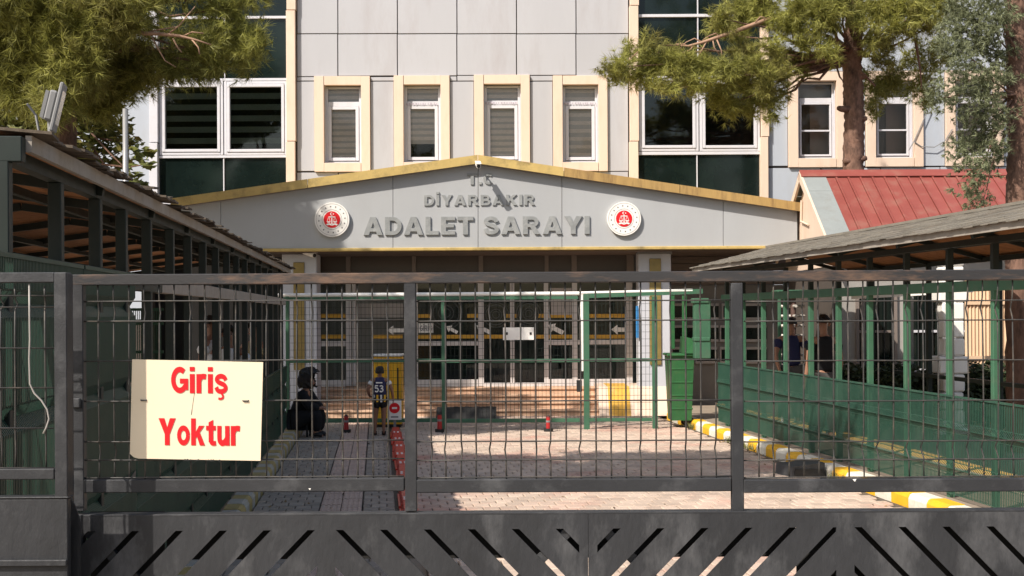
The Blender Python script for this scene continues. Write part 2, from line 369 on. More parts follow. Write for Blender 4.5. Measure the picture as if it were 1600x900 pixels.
# ================================================================== GROUND, ROAD, WALKWAYS, KERBS
tag(MB().box(-250, 250, -60, 400, -.30, -.06).build('ground', M_ground), kind='structure')

def paver_mesh(du, dv, c=.008, t=.05):
    b = MB(lambda a, bb, cc: C(a, bb, cc))
    x, y = du/2, dv/2
    vs = [(-x, -y, -t), (x, -y, -t), (x, y, -t), (-x, y, -t), (-x, -y, -c), (x, -y, -c), (x, y, -c), (-x, y, -c),
          (-x+c, -y+c, 0), (x-c, -y+c, 0), (x-c, y-c, 0), (-x+c, y-c, 0)]
    fs = [(8, 9, 10, 11)] + [(i, (i+1) % 4, 4+(i+1) % 4, 4+i) for i in range(4)] + [(4+i, 4+(i+1) % 4, 8+(i+1) % 4, 8+i) for i in range(4)]
    return vs, fs
def pave(name, u0, u1, v0, v1, du, dv, mt, label_bed, limit=300, z=0.0, gap=.011, skip=None, one_by_one_from=0.0, pname='paver', kind='structure'):
    bed = tag(MB(C).box(u0, u1, v0, v1, z-.10, z-.018).build(name, M_bed), kind=kind)
    WL[bed.name] = (0, 0, 0)
    vs, fs = paver_mesh(du-gap, dv-gap)
    b = MB(C); b.add(vs, fs)
    me = None; rest = MB(); n = 0; r = 0; v = v0+dv/2
    while v < v1-dv/2+.001:
        u = u0 + du/2 + (du/2 if r % 2 else 0)
        if r % 2:
            for ue in (u0+du/4, u0+du*(int((u1-u0)/du+.01)-.25)):
                if ue < u1-du/4+.002: X = C(ue, v, z-.001); rest.add([(C(a*.5, c2, 0)[0]+X[0], C(a*.5, c2, 0)[1]+X[1], d+X[2]) for a, c2, d in vs], fs)
        while u < u1-du/2+.001:
            if not (skip and skip(u, v)):
                zz = z + random.uniform(-.004, .003); X = C(u, v, zz)
                if n < limit and v > one_by_one_from:
                    if me is None:
                        t = MB(C).add(vs, fs); o = t.build(pname, mt, bed, org=(0, 0, 0)); me = o.data
                        put(o, bed, X)
                    else:
                        o = link(pname, me, bed, X)
                    o.rotation_euler = (random.uniform(-.006, .006), random.uniform(-.006, .006), random.uniform(-.006, .006)); n += 1
                else:
                    tx, ty = random.uniform(-.008, .008), random.uniform(-.008, .008)
                    rest.add([(C(a, c2, 0)[0]+X[0], C(a, c2, 0)[1]+X[1], d+zz+a*tx+c2*ty) for a, c2, d in vs], fs)
            u += du
        v += dv; r += 1
    if rest.v: tag(rest.build('far_'+pname+'s', mt, bed, recalc=True), kind='stuff')
    return bed
pave('road', .36, 5.14, 6.5, 24.2, .165, .21, M_paver, '', one_by_one_from=12.0)
pave('footpath', -1.22, -.58, 6.5, 23.5, .16, .2, M_paverg, '', one_by_one_from=11.6)
pave('footpath', -.155, .23, 6.5, 23.5, .16, .2, M_paverg, '', one_by_one_from=11.6)
# tactile strip: ribbed tiles
tb = tag(MB(C).box(-.575, -.16, 6.5, 23.4, -.10, -.018).build('tactile_path', M_bed), kind='structure')
tile = MB(C); tile.box(-.098, .098, -.098, .098, -.05, -.006)
for k in range(4):
    x = -.075+k*.05; tile.box(x-.014, x+.014, -.095, .095, -.007, 0.0, .004)
t0 = tile.build('tactile_tile', M_tactile, tb, org=(0, 0, 0)); first = True
for i in range(84):
    for u in (-.47, -.265):
        v = 6.6+i*.2
        if first: put(t0, tb, C(u, v, .004)); first = False; o = t0
        else: o = link('tactile_tile', t0.data, tb, C(u, v, .004+random.uniform(-.003, .002)))
# raised walkways under the shelters
wr = tag(MB(C).box(5.335, 9.5, 5.5, 24.0, -.2, .12).build('raised_walkway', M_ground), kind='structure')
MBt = MB(C)
for i in range(46): MBt.box(6.55, 6.85, 6.0+i*.4+.004, 6.4+i*.4-.004, .118, .128)
tag(MBt.build('yellow_guide_strip', mat('yellow_tile', (.62, .36, .09), .8, .15, 5), wr), kind='stuff')
tag(MB(C).box(-6.2, -1.415, 4.5, 24.0, -.2, .12).build('raised_walkway', M_ground), kind='structure')

def kerb(name, u_face, u_back, v0, v1, L, m1, m2, zt=.13):
    k = tag(empty(name, C(u_face, (v0+v1)/2, 0)), kind='structure')
    s = 1 if u_back > u_face else -1
    w = abs(u_back-u_face)
    def stone(mt):
        b = MB(C); n = 'kerb_stone'
        poly = [(0, -.12), (s*w, -.12), (s*w, zt), (s*.045, zt), (s*.02, zt-.012), (0, zt-.05)]
        b2 = MB(lambda a, t, c: C(a, t, c)); b2.prism(poly, -L/2+.004, L/2-.004, 'y')
        return b2.build(n, mt, k, org=(0, 0, 0))
    y, w_ = stone(m1), stone(m2); used = set(); i = 0; v = v0+L/2
    while v < v1:
        src = (y, w_)[i % 2]
        if i % 2 not in used: o = src; used.add(i % 2); put(o, k, C(u_face, v, 0))
        else: o = link('kerb_stone', src.data, k, C(u_face, v, random.uniform(-.008, .006)))
        o.rotation_euler = (0, random.uniform(-.02, .02), random.uniform(-.012, .012))
        i += 1; v += L
    return k
kerb('kerb', 5.15, 5.33, 7.0, 22.4, .42, M_yellow, M_kwhite)
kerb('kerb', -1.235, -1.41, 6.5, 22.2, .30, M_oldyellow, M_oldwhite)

# ================================================================== COURTHOUSE
FY = 31.0                                             # main facade plane
ch = empty('courthouse', (0, FY, 0), 'grey courthouse with cream framed windows and a gabled entrance portico', 'building')
def fx(x, y=0): return W(x, y, FY)[0]
def fz(y, x=800): return W(x, y, FY)[2]
def wbox(mb, xa, xb, ya, yb, d0, d1, Y=FY, c=0.0):
    """Box from photo pixels (top ya, bottom yb) on plane Y, from d0 to d1 in front of it."""
    xm, ym = (xa+xb)/2, (ya+yb)/2
    X0 = W(xa, ym, Y)[0]; X1 = W(xb, ym, Y)[0]; Z1 = W(xm, ya, Y)[2]; Z0 = W(xm, yb, Y)[2]
    return mb.box(X0, X1, Y-d1, Y-d0, Z0, Z1, c)
# the solid body behind the cladding: holes are left where the windows are
wins = [(492, 579, 120, 269), (616, 703, 119, 268), (741, 828, 118, 267), (864, 949, 119, 268)]
wins_r = [(1231, 1320, 113, 262), (1352, 1441, 112, 261), (1476, 1566, 111, 260)]
body = MB()
def strips(xa, xb, holes, y0, y1):
    xs = [xa]
    for h in holes: xs += [h[0]+8, h[1]-8]
    xs.append(xb)
    for i in range(0, len(xs), 2): wbox(body, xs[i], xs[i+1], y0, y1, -.25, -.02)
    for h in holes:
        wbox(body, h[0]+8, h[1]-8, y0, h[2]+8, -.25, -.02); wbox(body, h[0]+8, h[1]-8, h[3]-8, y1, -.25, -.02)
strips(463, 983, wins, -420, 640); strips(1199, 1720, wins_r, -420, 640)
wbox(body, -250, 236, -420, 640, -.25, -.02)
wbox(body, -250, 1720, -440, -420, -6, 0)
wbox(body, -250, -240, -420, 640, -6, -.26); wbox(body, 1710, 1720, -420, 640, -6, -.26)
body.build('wall', M_joint, ch)
wbox(MB(), -240, 1710, -419, 640, -2.6, -2.5).build('inner_wall', M_interior, ch)
def cladding(xs, rows, mt, holes):
    for j in range(len(rows)-1):
        ya, yb = rows[j], rows[j+1]
        for i in range(len(xs)-1):
            xa, xb = xs[i], xs[i+1]
            segs = [(xa, xb, ya, yb)]
            for h in holes:
                new = []
                for (a, b, c, d) in segs:
                    if h[1] <= a or h[0] >= b or h[3] <= c or h[2] >= d: new.append((a, b, c, d)); continue
                    if c < h[2]-2: new.append((a, b, c, h[2])); c = h[2]
                    if d > h[3]+2: new.append((a, b, h[3], d)); d = h[3]
                    if a < h[0]-2: new.append((a, h[0], c, d))
                    if b > h[1]+2: new.append((h[1], b, c, d))
                segs = new
            for (a, b, c, d) in segs:
                if b-a > 3 and d-c > 3:
                    o = wbox(MB(), a+.75, b-.75, c+.75, d-.75, -.019, .02+random.uniform(-.002, .002), FY, .004).build('cladding_panel', mt, ch)
cladding([464, 528, 621, 714, 807, 900, 982], [-420, -330, -237, -145, -40, 53, 127], M_panel, wins)
cladding([464, 982], [127, 268], M_panel, wins)
cladding([464, 529, 622, 714, 807, 901, 982], [268, 330, 400], M_panel, wins)
cladding([1200, 1283, 1376, 1469, 1560, 1650, 1710], [-420, -330, -237, -145, -60, 32, 123], M_panel2, wins_r)
cladding([1200, 1710], [123, 260], M_panel2, wins_r)
cladding([1200, 1283, 1376, 1469, 1560, 1650, 1710], [260, 400, 500], M_panel2, wins_r)
cladding([-240, -150, -60, 30, 120, 180, 235], [-420, -330, -237, -145, -60, 32, 123, 250, 400, 500], M_panel2, [])
# cream pilasters, each in stacked pieces
for (xa, xb, cuts, mt) in ((449, 463, (-420, -170, 18, 222, 420), M_cream), (983, 997, (-420, -170, 11, 222, 420), M_cream), (1187, 1199, (-420, -160, 215, 420), M_cream), (236, 249, (-420, -100, 128, 224, 420), M_pvc)):
    for i in range(len(cuts)-1):
        wbox(MB(), xa, xb, cuts[i]+.5, cuts[i+1]-.5, -.02, .16, FY, .006).build('pilaster_block', mt, ch)
# single windows in their cream surrounds
def window(x0, x1, y0, y1, style):
    b = MB(); j = 15
    wbox(b, x0, x0+j, y0, y1, -.06, .10, FY, .006); wbox(b, x1-j+1, x1, y0, y1, -.06, .10, FY, .006)
    wbox(b, x0+j+.3, x1-j+.7, y0, y0+14, -.06, .097, FY, .006); wbox(b, x0+j+.3, x1-j+.7, y1-14, y1, -.06, .097, FY, .006)
    w = b.build('window', M_cream, ch)
    a, c, t, s = x0+j, x1-j+1, y0+14, y1-14
    r = MB(); wbox(r, a, a+1.2, t, s, -.25, -.065); wbox(r, c-1.2, c, t, s, -.25, -.065)
    fr = MB(); fw = 3.5 if style != 'right' else 3
    def ring(xa, xb, ya, yb, wd, d0, d1):
        wbox(fr, xa, xa+wd, ya, yb, d0, d1, FY, .004); wbox(fr, xb-wd, xb, ya, yb, d0, d1, FY, .004)
        wbox(fr, xa+wd, xb-wd, ya, ya+wd, d0, d1-.002, FY, .004); wbox(fr, xa+wd, xb-wd, yb-wd, yb, d0, d1-.002, FY, .004)
    ring(a+1.3, c-1.3, t+.3, s-.3, fw, -.2, -.12)
    tr = t+24 if style != 'right' else t+25
    wbox(fr, a+4.8, c-4.8, tr, tr+7, -.2, -.115, FY, .004)
    ring(a+5, c-5, tr+7.2, s-4.5, 5 if style != 'right' else 3, -.19, -.10)
    if style == 'right': wbox(fr, a+8, c-8, y0+89, y0+91.5, -.185, -.108)
    fr.build('frame', M_pvc, w); r.build('reveal', M_pvc, w)
    wbox(MB(), a+4.5, c-4.5, t+3.5, tr+.5, -.17, -.16).build('pane', M_pane, w)
    wbox(MB(), a+9, c-9, tr+11, s-8.5, -.16, -.15).build('pane', M_pane, w)
    if style == 'right':
        wbox(MB(), a+.5, c-.5, t+1, s, -.62, -.6).build('curtain', M_roomwall, w)
        wbox(MB(), a+(c-a)*.46, c, t+26, s, -.57, -.55).build('curtain', mat('pale_brown_curtain', (.33, .225, .165), .9, .1, 3), w)
        wbox(MB(), a+.5, c-.5, t, t+25, -.5, -.48).build('blind', M_sheer, w)
    else:
        end = s-9 if style != 'half' else s-31
        wbox(MB(), a+1.5, c-1.5, t+1, end, -.25, -.245).build('blind', M_sheer, w)
        bb = MB(); y = t+4; k = 0
        while y+5 < end+1:
            wbox(bb, a+1.5, c-1.5, y, y+5.6, -.243, -.238); y += 9.3 if style != 'open' else 12.5
        bb.build('blind_bands', M_blind, w)
    return w
for h, st in zip(wins, ('shut', 'half', 'shut', 'open')): window(*h, st)
for h in wins_r: window(*h, 'right')
# worn lettering strips on three transoms: small smudged tape marks
sm = MB()
for (xa, xb, yy) in ((634, 682, 161.5), (758, 808, 160.0), (881, 931, 161.0)):
    x = xa
    while x < xb:
        wd = random.uniform(1.2, 3); wbox(sm, x, x+wd, yy-random.uniform(1.0, 2.3), yy+random.uniform(1, 2.2), .1155-.2, .1165-.2+.002, FY); x += wd+random.uniform(1, 3)
sm.build('tape_marks', mat('grey_mark', (.40, .36, .42), .8), ch)

# the two glazed stair bays
def bay(x0, x1, xm, tops, name, casements, blinds):
    d = .02
    g = wbox(MB(), x0, x1, -420, tops['bottom'], -.30, -.28).build(name, M_interior, ch)
    fr = MB()
    for (ya, yb) in tops['rails']: wbox(fr, x0, x1, ya, yb, -.03, .05, FY, .004)
    for ya, yb, xx in tops['mull']: wbox(fr, xx-.8, xx+.8, ya, yb, -.03, .03)
    fr.build('mullions', M_pvc, g)
    for (ya, yb) in tops['glass']:
        for (xa, xb) in ((x0, xm-.9), (xm+.9, x1)): wbox(MB(), xa+.4, xb-.4, ya+.4, yb-.4, -.04, -.01).build('spandrel_glass', M_spandrel, g)
    for (xa, xb, ya, yb, px0, px1, py0, py1) in casements:
        b = MB()
        for (e, f_, dd) in ((0, 4.2, .06), (4.6, 9.0, .08)):
            wbox(b, xa+e, xa+f_, ya+e, yb-e, -.04, dd, FY, .005); wbox(b, xb-f_, xb-e, ya+e, yb-e, -.04, dd, FY, .005)
            wbox(b, xa+f_, xb-f_, ya+e, ya+f_, -.04, dd-.003, FY, .005); wbox(b, xa+f_, xb-f_, yb-f_, yb-e, -.04, dd-.003, FY, .005)
        wdw = b.build('window', M_pvc, g)
        wbox(MB(), px0-1, px1+1, py0-1, py1+1, -.02, 0).build('pane', M_panedark, wdw)
        if blinds:
            bb = MB(); y = py0+8
            while y < py1-6: wbox(bb, px0-1, px1+1, y, y+9, -.09, -.08); y += 17.5
            bb.build('blind', mat('olive_blind', (.42, .42, .33), .8, .1, 5), wdw)
    return g
bay(249, 450, 350, dict(bottom=319, rails=[(-180, -176), (26, 30), (123, 127), (243, 247), (316, 319.5)], mull=[(-420, 123, 350), (247, 317, 350)],
    glass=[(-420, -300), (-300, -180), (-176, -80), (-80, 26), (30, 123), (247, 316)]), 'stair_glazing',
    [(250, 349.5, 127.5, 242.5, 260, 339, 137, 233), (351, 449.5, 127.5, 242.5, 361, 440, 136.5, 232.5)], True)
bay(997, 1187, 1089, dict(bottom=313, rails=[(-190, -186), (22.5, 27), (119, 123), (237, 242), (308, 313)], mull=[(-420, 119, 1089), (242, 308, 1089)],
    glass=[(-420, -300), (-300, -190), (-186, -80), (-80, 22.5), (27, 119), (242, 308)]), 'stair_glazing',
    [(998, 1091, 123.5, 236.5, 1008, 1081, 133, 227), (1092.5, 1186.5, 123.5, 236.5, 1102, 1176, 133, 227)], False)
# loose cables on the right wall
cb = MB(); P = lambda x, y: (W(x, y, FY-.13)[0], FY-.13, W(x, y, FY)[2])
cb.tube([P(1452, 168), P(1440, 195), P(1428, 222), P(1420, 236)], .012, 5)
cb.tube([P(1428, 222), P(1440, 230), P(1460, 231), P(1476, 222), P(1488, 203)], .012, 5)
cb.tube([P(245, 125), P(246, 150), P(244, 250)], .01, 5)
cb.build('cable', M_grey, ch)

# ------------------------------------------------------------------ entrance portico
PY = 23.5
# gable board in cladding pieces, plus gold verge trims
AP = (747, 256)                                       # apex of the grey field
def top_y(x): return 256 + (747-x)*(322-256)/(747-283)-0 if x < 747 else 256 + (x-747)*(329-256)/(1240-747)
def pz(x, y): w = W(x, y, PY); return (w[0], w[2])
portico = MB()
for xa, xb in ((283, 345), (345, 614), (614, 747), (747, 878), (878, 1130), (1130, 1246)):
    poly = [pz(xa+.4, 388), pz(xb-.4, 388), pz(xb-.4, top_y(xb-.4)), pz(xa+.4, top_y(xa+.4))]
    portico.prism(poly, PY, PY+.12, 'y')
portico_o = portico.build('portico_gable', M_gable, ch)
# roof sheets behind the trims, soffit
rb = MB()
for xa, xb in ((272, 747), (747, 1252)):
    a = pz(xa, top_y(xa)-4); b = pz(xb, top_y(xb)-4)
    vs = []
    for (X, Z) in (a, b):
        for Y in (PY-.12, FY+.0): vs += [(X, Y, Z-.03), (X, Y, Z)]
    rb.add(vs, [(0,1,3,2),(4,6,7,5),(0,4,5,1),(2,3,7,6),(0,2,6,4),(1,5,7,3)])
rb.build('portico_roof', M_gold, ch)
def verge(xa, xb):
    b = MB(); ys = lambda x: top_y(x)
    poly = [pz(xa, ys(xa)+1), pz(xb, ys(xb)+1), pz(xb, ys(xb)-12.5), pz(xa, ys(xa)-12.5)]
    return b.prism(poly, PY-.16, PY-.13+.02, 'y')
for xa, xb in ((270, 482), (483, 746.5)): verge(xa, xb).build('gold_verge', M_gold, ch)
for xa, xb in ((747.5, 880), (881, 1060), (1061, 1250)): verge(xa, xb).build('gold_verge', M_gold if xa < 800 else M_goldrust, ch)
b = MB()
for xa, xb in ((283, 747), (747, 1241)):              # underside lip that throws the thin shadow
    poly = [pz(xa, top_y(xa)+1.2), pz(xb, top_y(xb)+1.2), pz(xb, top_y(xb)-2), pz(xa, top_y(xa)-2)]
    b.prism(poly, PY-.125, PY+.10, 'y')
b.build('verge_lip', M_brownfr, ch)
wbox(MB(), 283, 1246, 386.5, 391.5, -.1, .05, PY, .01).build('gold_edge_strip', M_gold, ch)
s = MB(); X0, X1 = pz(283, 390)[0], pz(1246, 390)[0]; zS = pz(760, 391)[1]
s.box(X0, X1, PY+.11, 25.6, zS-.02, zS+.06); s.build('soffit', M_siding, ch)
# lettering on the gable
def fixr(x, y, z): return (x, y, z - ROLL*(x))
def zy(x, y): return W(x, y, PY)[2]
def lx(x): return W(x, 330, PY)[0]
def fixl(x, y, z): return (x, y, z)
lettering('T.C', lx(730), lx(770), zy(750, 288.5), zy(750, 271), PY-.025, .03, M_letter, portico_o, gap=.12)
lettering('DİYARBAKIR', lx(663), lx(836), zy(750, 321), zy(750, 304.5), PY-.025, .03, M_letter, portico_o, gap=.17)
lettering('ADALET SARAYI', lx(568), lx(921), zy(745, 366.5), zy(745, 338.5), PY-.035, .04, M_letter, portico_o, gap=.12)
# columns and plaques
for xa, xb, pa, pb, yt, yb_ in ((441, 495, 459, 476, 410, 578), (998, 1049, 1015, 1033, 404, 570)):
    b = MB(); X0, X1 = W(xa, 500, 24.0)[0], W(xb, 500, 24.0)[0]
    b.box(X0, X1, 24.0, 24.5, -.05, zS-.025, .012); b.box(X0-.03, X1+.03, 23.97, 24.53, -.05, .10, .01)
    co = b.build('column', M_column, ch)
    wbox(MB(), pa, pb, yt, yb_, -.001, .03, 24.0, .006).build('brass_plaque', M_brass, co)
wbox(MB(), 998-1, 1049+1, 389, 397, -.2, .02, 24.0).build('column_cap', M_grey, ch)
wbox(MB(), 993.5, 997.5, 478, 528, .0, .02, 23.98).build('blue_strip', mat('blue_sign', (.04, .22, .50), .5), ch)
# glazing of the entrance
EY = 25.3
ent = wbox(MB(), 300, 1240, 388, 700, -2.0, -1.9, EY).build('entrance_glazing', M_lobby, ch)
fr = MB()
V = [(497, 501), (541, 548), (644, 650), (748, 755), (851, 857), (893, 901), (979, 990)]
for a, b_ in V: wbox(fr, a, b_, 392, 431, -.05, .05, EY)
for ya, yb in ((390, 396), (425, 431)): wbox(fr, 497, 990, ya, yb, -.048, .048, EY)
fr.build('brown_frame', M_brownfr, ent)
for i in range(len(V)-1): wbox(MB(), V[i][1], V[i+1][0], 396, 425, -.02, 0, EY).build('fanlight', mat('fanlight_panel', (.085, .068, .058), .35, .1, 2), ent)
L_ = [(495, 500, 431, 603), (541, 549, 431, 603), (551, 556, 431, 603), (646, 653, 431, 603), (747, 756, 431, 603), (797, 800, 440, 603), (801, 804, 440, 603), (850, 857, 431, 603), (894, 902, 431, 603), (977, 988, 431, 603)]
for a, b_, ya, yb in L_: wbox(MB(), a, b_, ya, yb, -.04, .045, EY, .004).build('door_frame', M_alu, ent)
for xa, xb, ya, yb in ((500, 541, 533, 541), (653, 747, 533, 540), (857, 894, 531, 539), (902, 977, 531, 538), (500, 541, 594, 604), (653, 747, 593, 604), (756, 850, 598, 604), (857, 894, 592, 603), (902, 977, 592, 603)):
    wbox(MB(), xa, xb, ya, yb, -.038, .042, EY, .004).build('door_rail', M_alu, ent)
for xa, xb in ((500, 541), (653, 747), (756, 797), (804, 850), (857, 894), (902, 977)):
    wbox(MB(), xa, xb, 431, 598, -.01, 0, EY).build('pane', M_panedark, ent)
for xa, xb in ((497, 541), (653, 672), (730, 747), (790, 797), (804, 808), (841, 850), (857, 894), (920, 977)):
    wbox(MB(), xa, xb, 490.5, 496.5, -.0005, .004, EY).build('tape_strip', M_orange, ent)
for xa, xb in ((497, 541), (653, 747), (756, 788), (837, 850), (857, 894), (920, 977), (582, 629)):
    wbox(MB(), xa, xb, 523, 529, -.0005, .004, EY).build('tape_strip', M_orange, ent)
bl = MB()
for k in range(20): wbox(bl, 660+k*16.5, 662.5+k*16.5, 452, 598, -1.25, -1.15, EY)
bl.build('inner_door_bars', mat('inside_grey', (.10, .11, .11), .6), ent)
wbox(MB(), 653, 747, 540, 594, -.5, -.4, EY).build('lobby_panel', mat('lobby_green_grey', (.05, .06, .065), .7), ent)
wbox(MB(), 556, 628, 474, 496, -.3, -.27, EY).build('cloth_banner', mat('off_white_cloth', (.42, .38, .35), .9, .1, 6), ent)
# arrows and paper notice stuck on the glass
def arrow(cx, cy, L, ang):
    b = MB(); o = W(cx, cy, EY); k = EY/F
    pts = [(-.5, 0), (-.12, .30), (-.12, .13), (.5, .13), (.5, -.13), (-.12, -.13), (-.12, -.30)]
    ca, sa = math.cos(ang), math.sin(ang); pl = [(o[0]+(p*ca-q*sa)*L*k, o[2]+(p*sa+q*ca)*L*k) for p, q in pts]
    return b.prism(pl, EY-.012, EY-.007, 'y').build('arrow_sticker', M_white, ent)
for a in ((706, 515, 20, -.5), (755, 514, 24, -.48), (868, 514, 27, -.5), (968, 515, 26, -.02), (618, 516, 26, 0)): arrow(*a)
nt = wbox(MB(), 654, 677, 505, 520, .005, .01, EY).build('entrance_notice', M_white, ent)
lettering('GİRİŞ', W(656, 510, EY)[0], W(675, 510, EY)[0], W(665, 517, EY)[2], W(665, 508.5, EY)[2], EY-.014, .003, M_grey, nt)
wbox(MB(), 861, 893, 450, 492, .005, .01, EY).build('paper_notice', mat('paper', (.40, .36, .34), .8, .1, 20), ent)
def ring_mb(b, c, r, w, y, n=28):
    for k in range(n):
        t0, t1 = 2*PI*k/n, 2*PI*(k+1)/n
        p = [(c[0]+rr*math.cos(t), y, c[1]+rr*math.sin(t)) for rr, t in ((r, t0), (r+w, t0), (r+w, t1), (r, t1))]
        b.add(p, [(0, 1, 2, 3)])
for x, y, r in ((697, 489, 25), (775, 492, 19), (826, 490, 19)):
    b = MB(); o = W(x, y, EY); k = EY/F
    for q in (1, .8, .45, .25): ring_mb(b, (o[0], o[2]), r*q*k, .012, EY-.01)
    b.build('frosted_emblem', M_frost, ent, recalc=False)
# side walls under the portico
b = MB(); X0 = W(1049, 400, EY)[0]; X1 = W(1300, 400, EY)[0]
for k in range(5): b.box(X0, X1, EY-.02, EY+.2, 2.45+k*.14, 2.58+k*.14)
b.build('brown_siding', M_siding, ent)
MB().box(X0, X1, EY+.05, EY+.2, 0, 2.44).build('side_wall', mat('side_wall_grey', (.16, .15, .14), .8), ent)
for i in range(4):
    for j in range(3):
        xa = 1050+i*38+random.uniform(-2, 2); ya = 474+j*34
        b = MB(); wbox(b, xa, xa+34, ya, ya+4, -.03, .03, EY+.02); wbox(b, xa, xa+34, ya+22, ya+26, -.03, .03, EY+.02); wbox(b, xa, xa+2, ya+4, ya+22, -.03, .025, EY+.02)
        w_ = b.build('side_window', mat('grey_sill', (.30, .28, .27), .6), ent)
        wbox(MB(), xa+2, xa+34, ya+4, ya+22, .0, .01, EY+.02).build('pane', M_spandrel, w_)
X0 = W(300, 400, EY)[0]; X1 = W(441, 400, EY)[0]
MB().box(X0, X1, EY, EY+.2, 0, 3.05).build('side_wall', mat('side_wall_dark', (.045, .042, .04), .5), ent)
# terrace, steps and painted ramp cheek
ZT = W(720, 604, EY)[2]
MB().box(W(441, 600, EY)[0], W(1049, 600, EY)[0], 25.17, 27.4, -.1, ZT).build('terrace', M_stone, ch)
n = 4
for i in range(n):
    z1 = ZT*(i+1)/n - (0.004 if i == n-1 else 0); y0 = 23.75+i*.36; x0 = 497
    xs = [x0, 620, 745, 860, 934]
    for q in range(len(xs)-1):
        X0, X1 = W(xs[q], 630, 24.4)[0], W(xs[q+1], 630, 24.4)[0]
        bb = MB(); bb.box(X0+.002, X1-.002, y0, 25.168, ZT*i/n-.02, z1-.035); bb.box(X0+.002, X1-.002, y0-.03, 25.168, z1-.035, z1, .006); bb.build('step', M_stone, ch)
b = MB()
for xa, xb, mt in ((935, 950, M_cream), (950, 984, M_rampyellow), (984, 1042, M_cream)):
    X0, X1 = W(xa, 630, 23.9)[0], W(xb, 630, 23.9)[0]
    bb = MB(); sl = 0.18 if mt is M_rampyellow else .0
    h0 = W(960, 603, 24.2)[2]
    bb.add([(X0, 23.6, 0), (X1, 23.6, 0), (X1, 24.0, h0), (X0, 24.0, h0), (X0, 25.165, 0), (X1, 25.165, 0), (X1, 25.165, h0), (X0, 25.165, h0)],
           [(0,1,2,3),(4,5,6,7),(0,1,5,4),(3,2,6,7),(0,3,7,4),(1,2,6,5)])
    bb.build('ramp_cheek', mt, ch)
# round emblems: things hung on the gable
def emblem(cx, cy, rpx, label):
    k = PY/F; o = W(cx, cy, PY); R = rpx*k
    t = empty('emblem', (o[0], PY, o[2]), label, 'emblem', 'round emblems on the portico gable')
    def disc(r, y0, y1, n=40): return MB().prism([(o[0]+r*math.cos(2*PI*i/n), o[2]+r*math.sin(2*PI*i/n)) for i in range(n)], y0, y1, 'y')
    disc(R, PY-.07, PY-.002).build('disc', M_white, t)
    b = MB(); ring_mb(b, (o[0], o[2]), R*.90, R*.025, PY-.073, 40); ring_mb(b, (o[0], o[2]), R*.56, R*.025, PY-.073, 40)
    b.build('grey_ring', mat('emblem_grey', (.40, .37, .36), .6), t, recalc=False)
    disc(R*.475, PY-.078, PY-.069).build('red_disc', M_signred, t)
    b = MB()
    for i in range(16):
        a = 2*PI*i/16+.1; c = (o[0]+R*.755*math.cos(a), o[2]+R*.755*math.sin(a)); r = R*.052
        star = [(c[0]+(r if q % 2 == 0 else r*.45)*math.sin(PI*q/5), c[1]+(r if q % 2 == 0 else r*.45)*math.cos(PI*q/5)) for q in range(10)]
        b.prism(star, PY-.075, PY-.069, 'y')
    tag(b.build('star', mat('emblem_dark', (.07, .06, .075), .5), t), kind='stuff')
    g = MB(); q = lambda x, z: (o[0]+R*.475*x, o[2]+R*.475*z)
    def pl(*p): g.prism([q(*a) for a in p], PY-.083, PY-.077, 'y')
    pl((-.07, -.6), (.07, -.6), (.05, .38), (-.05, .38)); pl((-.42, .26), (.42, .26), (.42, .36), (-.42, .36)); pl((-.12, .36), (.12, .36), (.07, .45), (-.07, .45))
    for sx in (-1, 1):
        pl((sx*.38, .3), (sx*.42, .3), (sx*.60, -.22), (sx*.55, -.22)); pl((sx*.36, .3), (sx*.32, .3), (sx*.18, -.22), (sx*.23, -.22))
        pl((sx*.14, -.22), (sx*.64, -.22), (sx*.54, -.38), (sx*.25, -.38))
        pl((sx*.08, -.52), (sx*.38, -.44), (sx*.72, -.58), (sx*.58, -.72), (sx*.34, -.64), (sx*.0, -.76))
    n = 16; cr = [(-.03+.17*math.cos(a), .68+.17*math.sin(a)) for a in [PI*(.28+1.44*i/n) for i in range(n+1)]] + [(.03+.135*math.cos(a), .68+.135*math.sin(a)) for a in [PI*(1.66-1.32*i/n) for i in range(n+1)]]
    pl(*cr); pl((.12, .68), (.19, .76), (.27, .70), (.24, .60), (.15, .60))
    g.build('scales_symbol', M_white, t)
emblem(519.5, 343.5, 27, 'round white and red emblem on the gable left of the lettering, half in shade')
emblem(974.5, 342, 26.5, 'round white and red emblem on the gable right of the lettering, fully sunlit')
# security cameras
def cctv(x, y, Y, L, label, mt, yaw):
    o = W(x, y, Y); t = empty('security_camera', o, label, 'camera', 'security cameras on the portico')
    d = Vector((math.sin(yaw), -math.cos(yaw), -.28)).normalized(); p = Vector(o)
    MB().tube([p-d*L*.45, p+d*L*.5], L*.17, 12).build('housing', mt, t)
    MB().bar(p-d*L*.5+Vector((0, 0, L*.19)), p+d*L*.62+Vector((0, 0, L*.19)), L*.38, L*.05).build('sunshield', mt, t)
    MB().tube([p+d*L*.49, p+d*L*.53], L*.13, 12).build('lens', M_blackm, t)
    MB().tube([p-d*L*.2, p-d*L*.3+Vector((0, .12, L*.1)), p+Vector((-.02, .28, L*.2))], L*.06, 6).build('bracket', mt, t)
cctv(747, 258, PY-.42, .26, 'small white camera perched at the peak of the gold gable', M_white, .1)
cctv(483, 396, 23.8, .30, 'white bullet camera on the left column under the gable', M_white, .9)
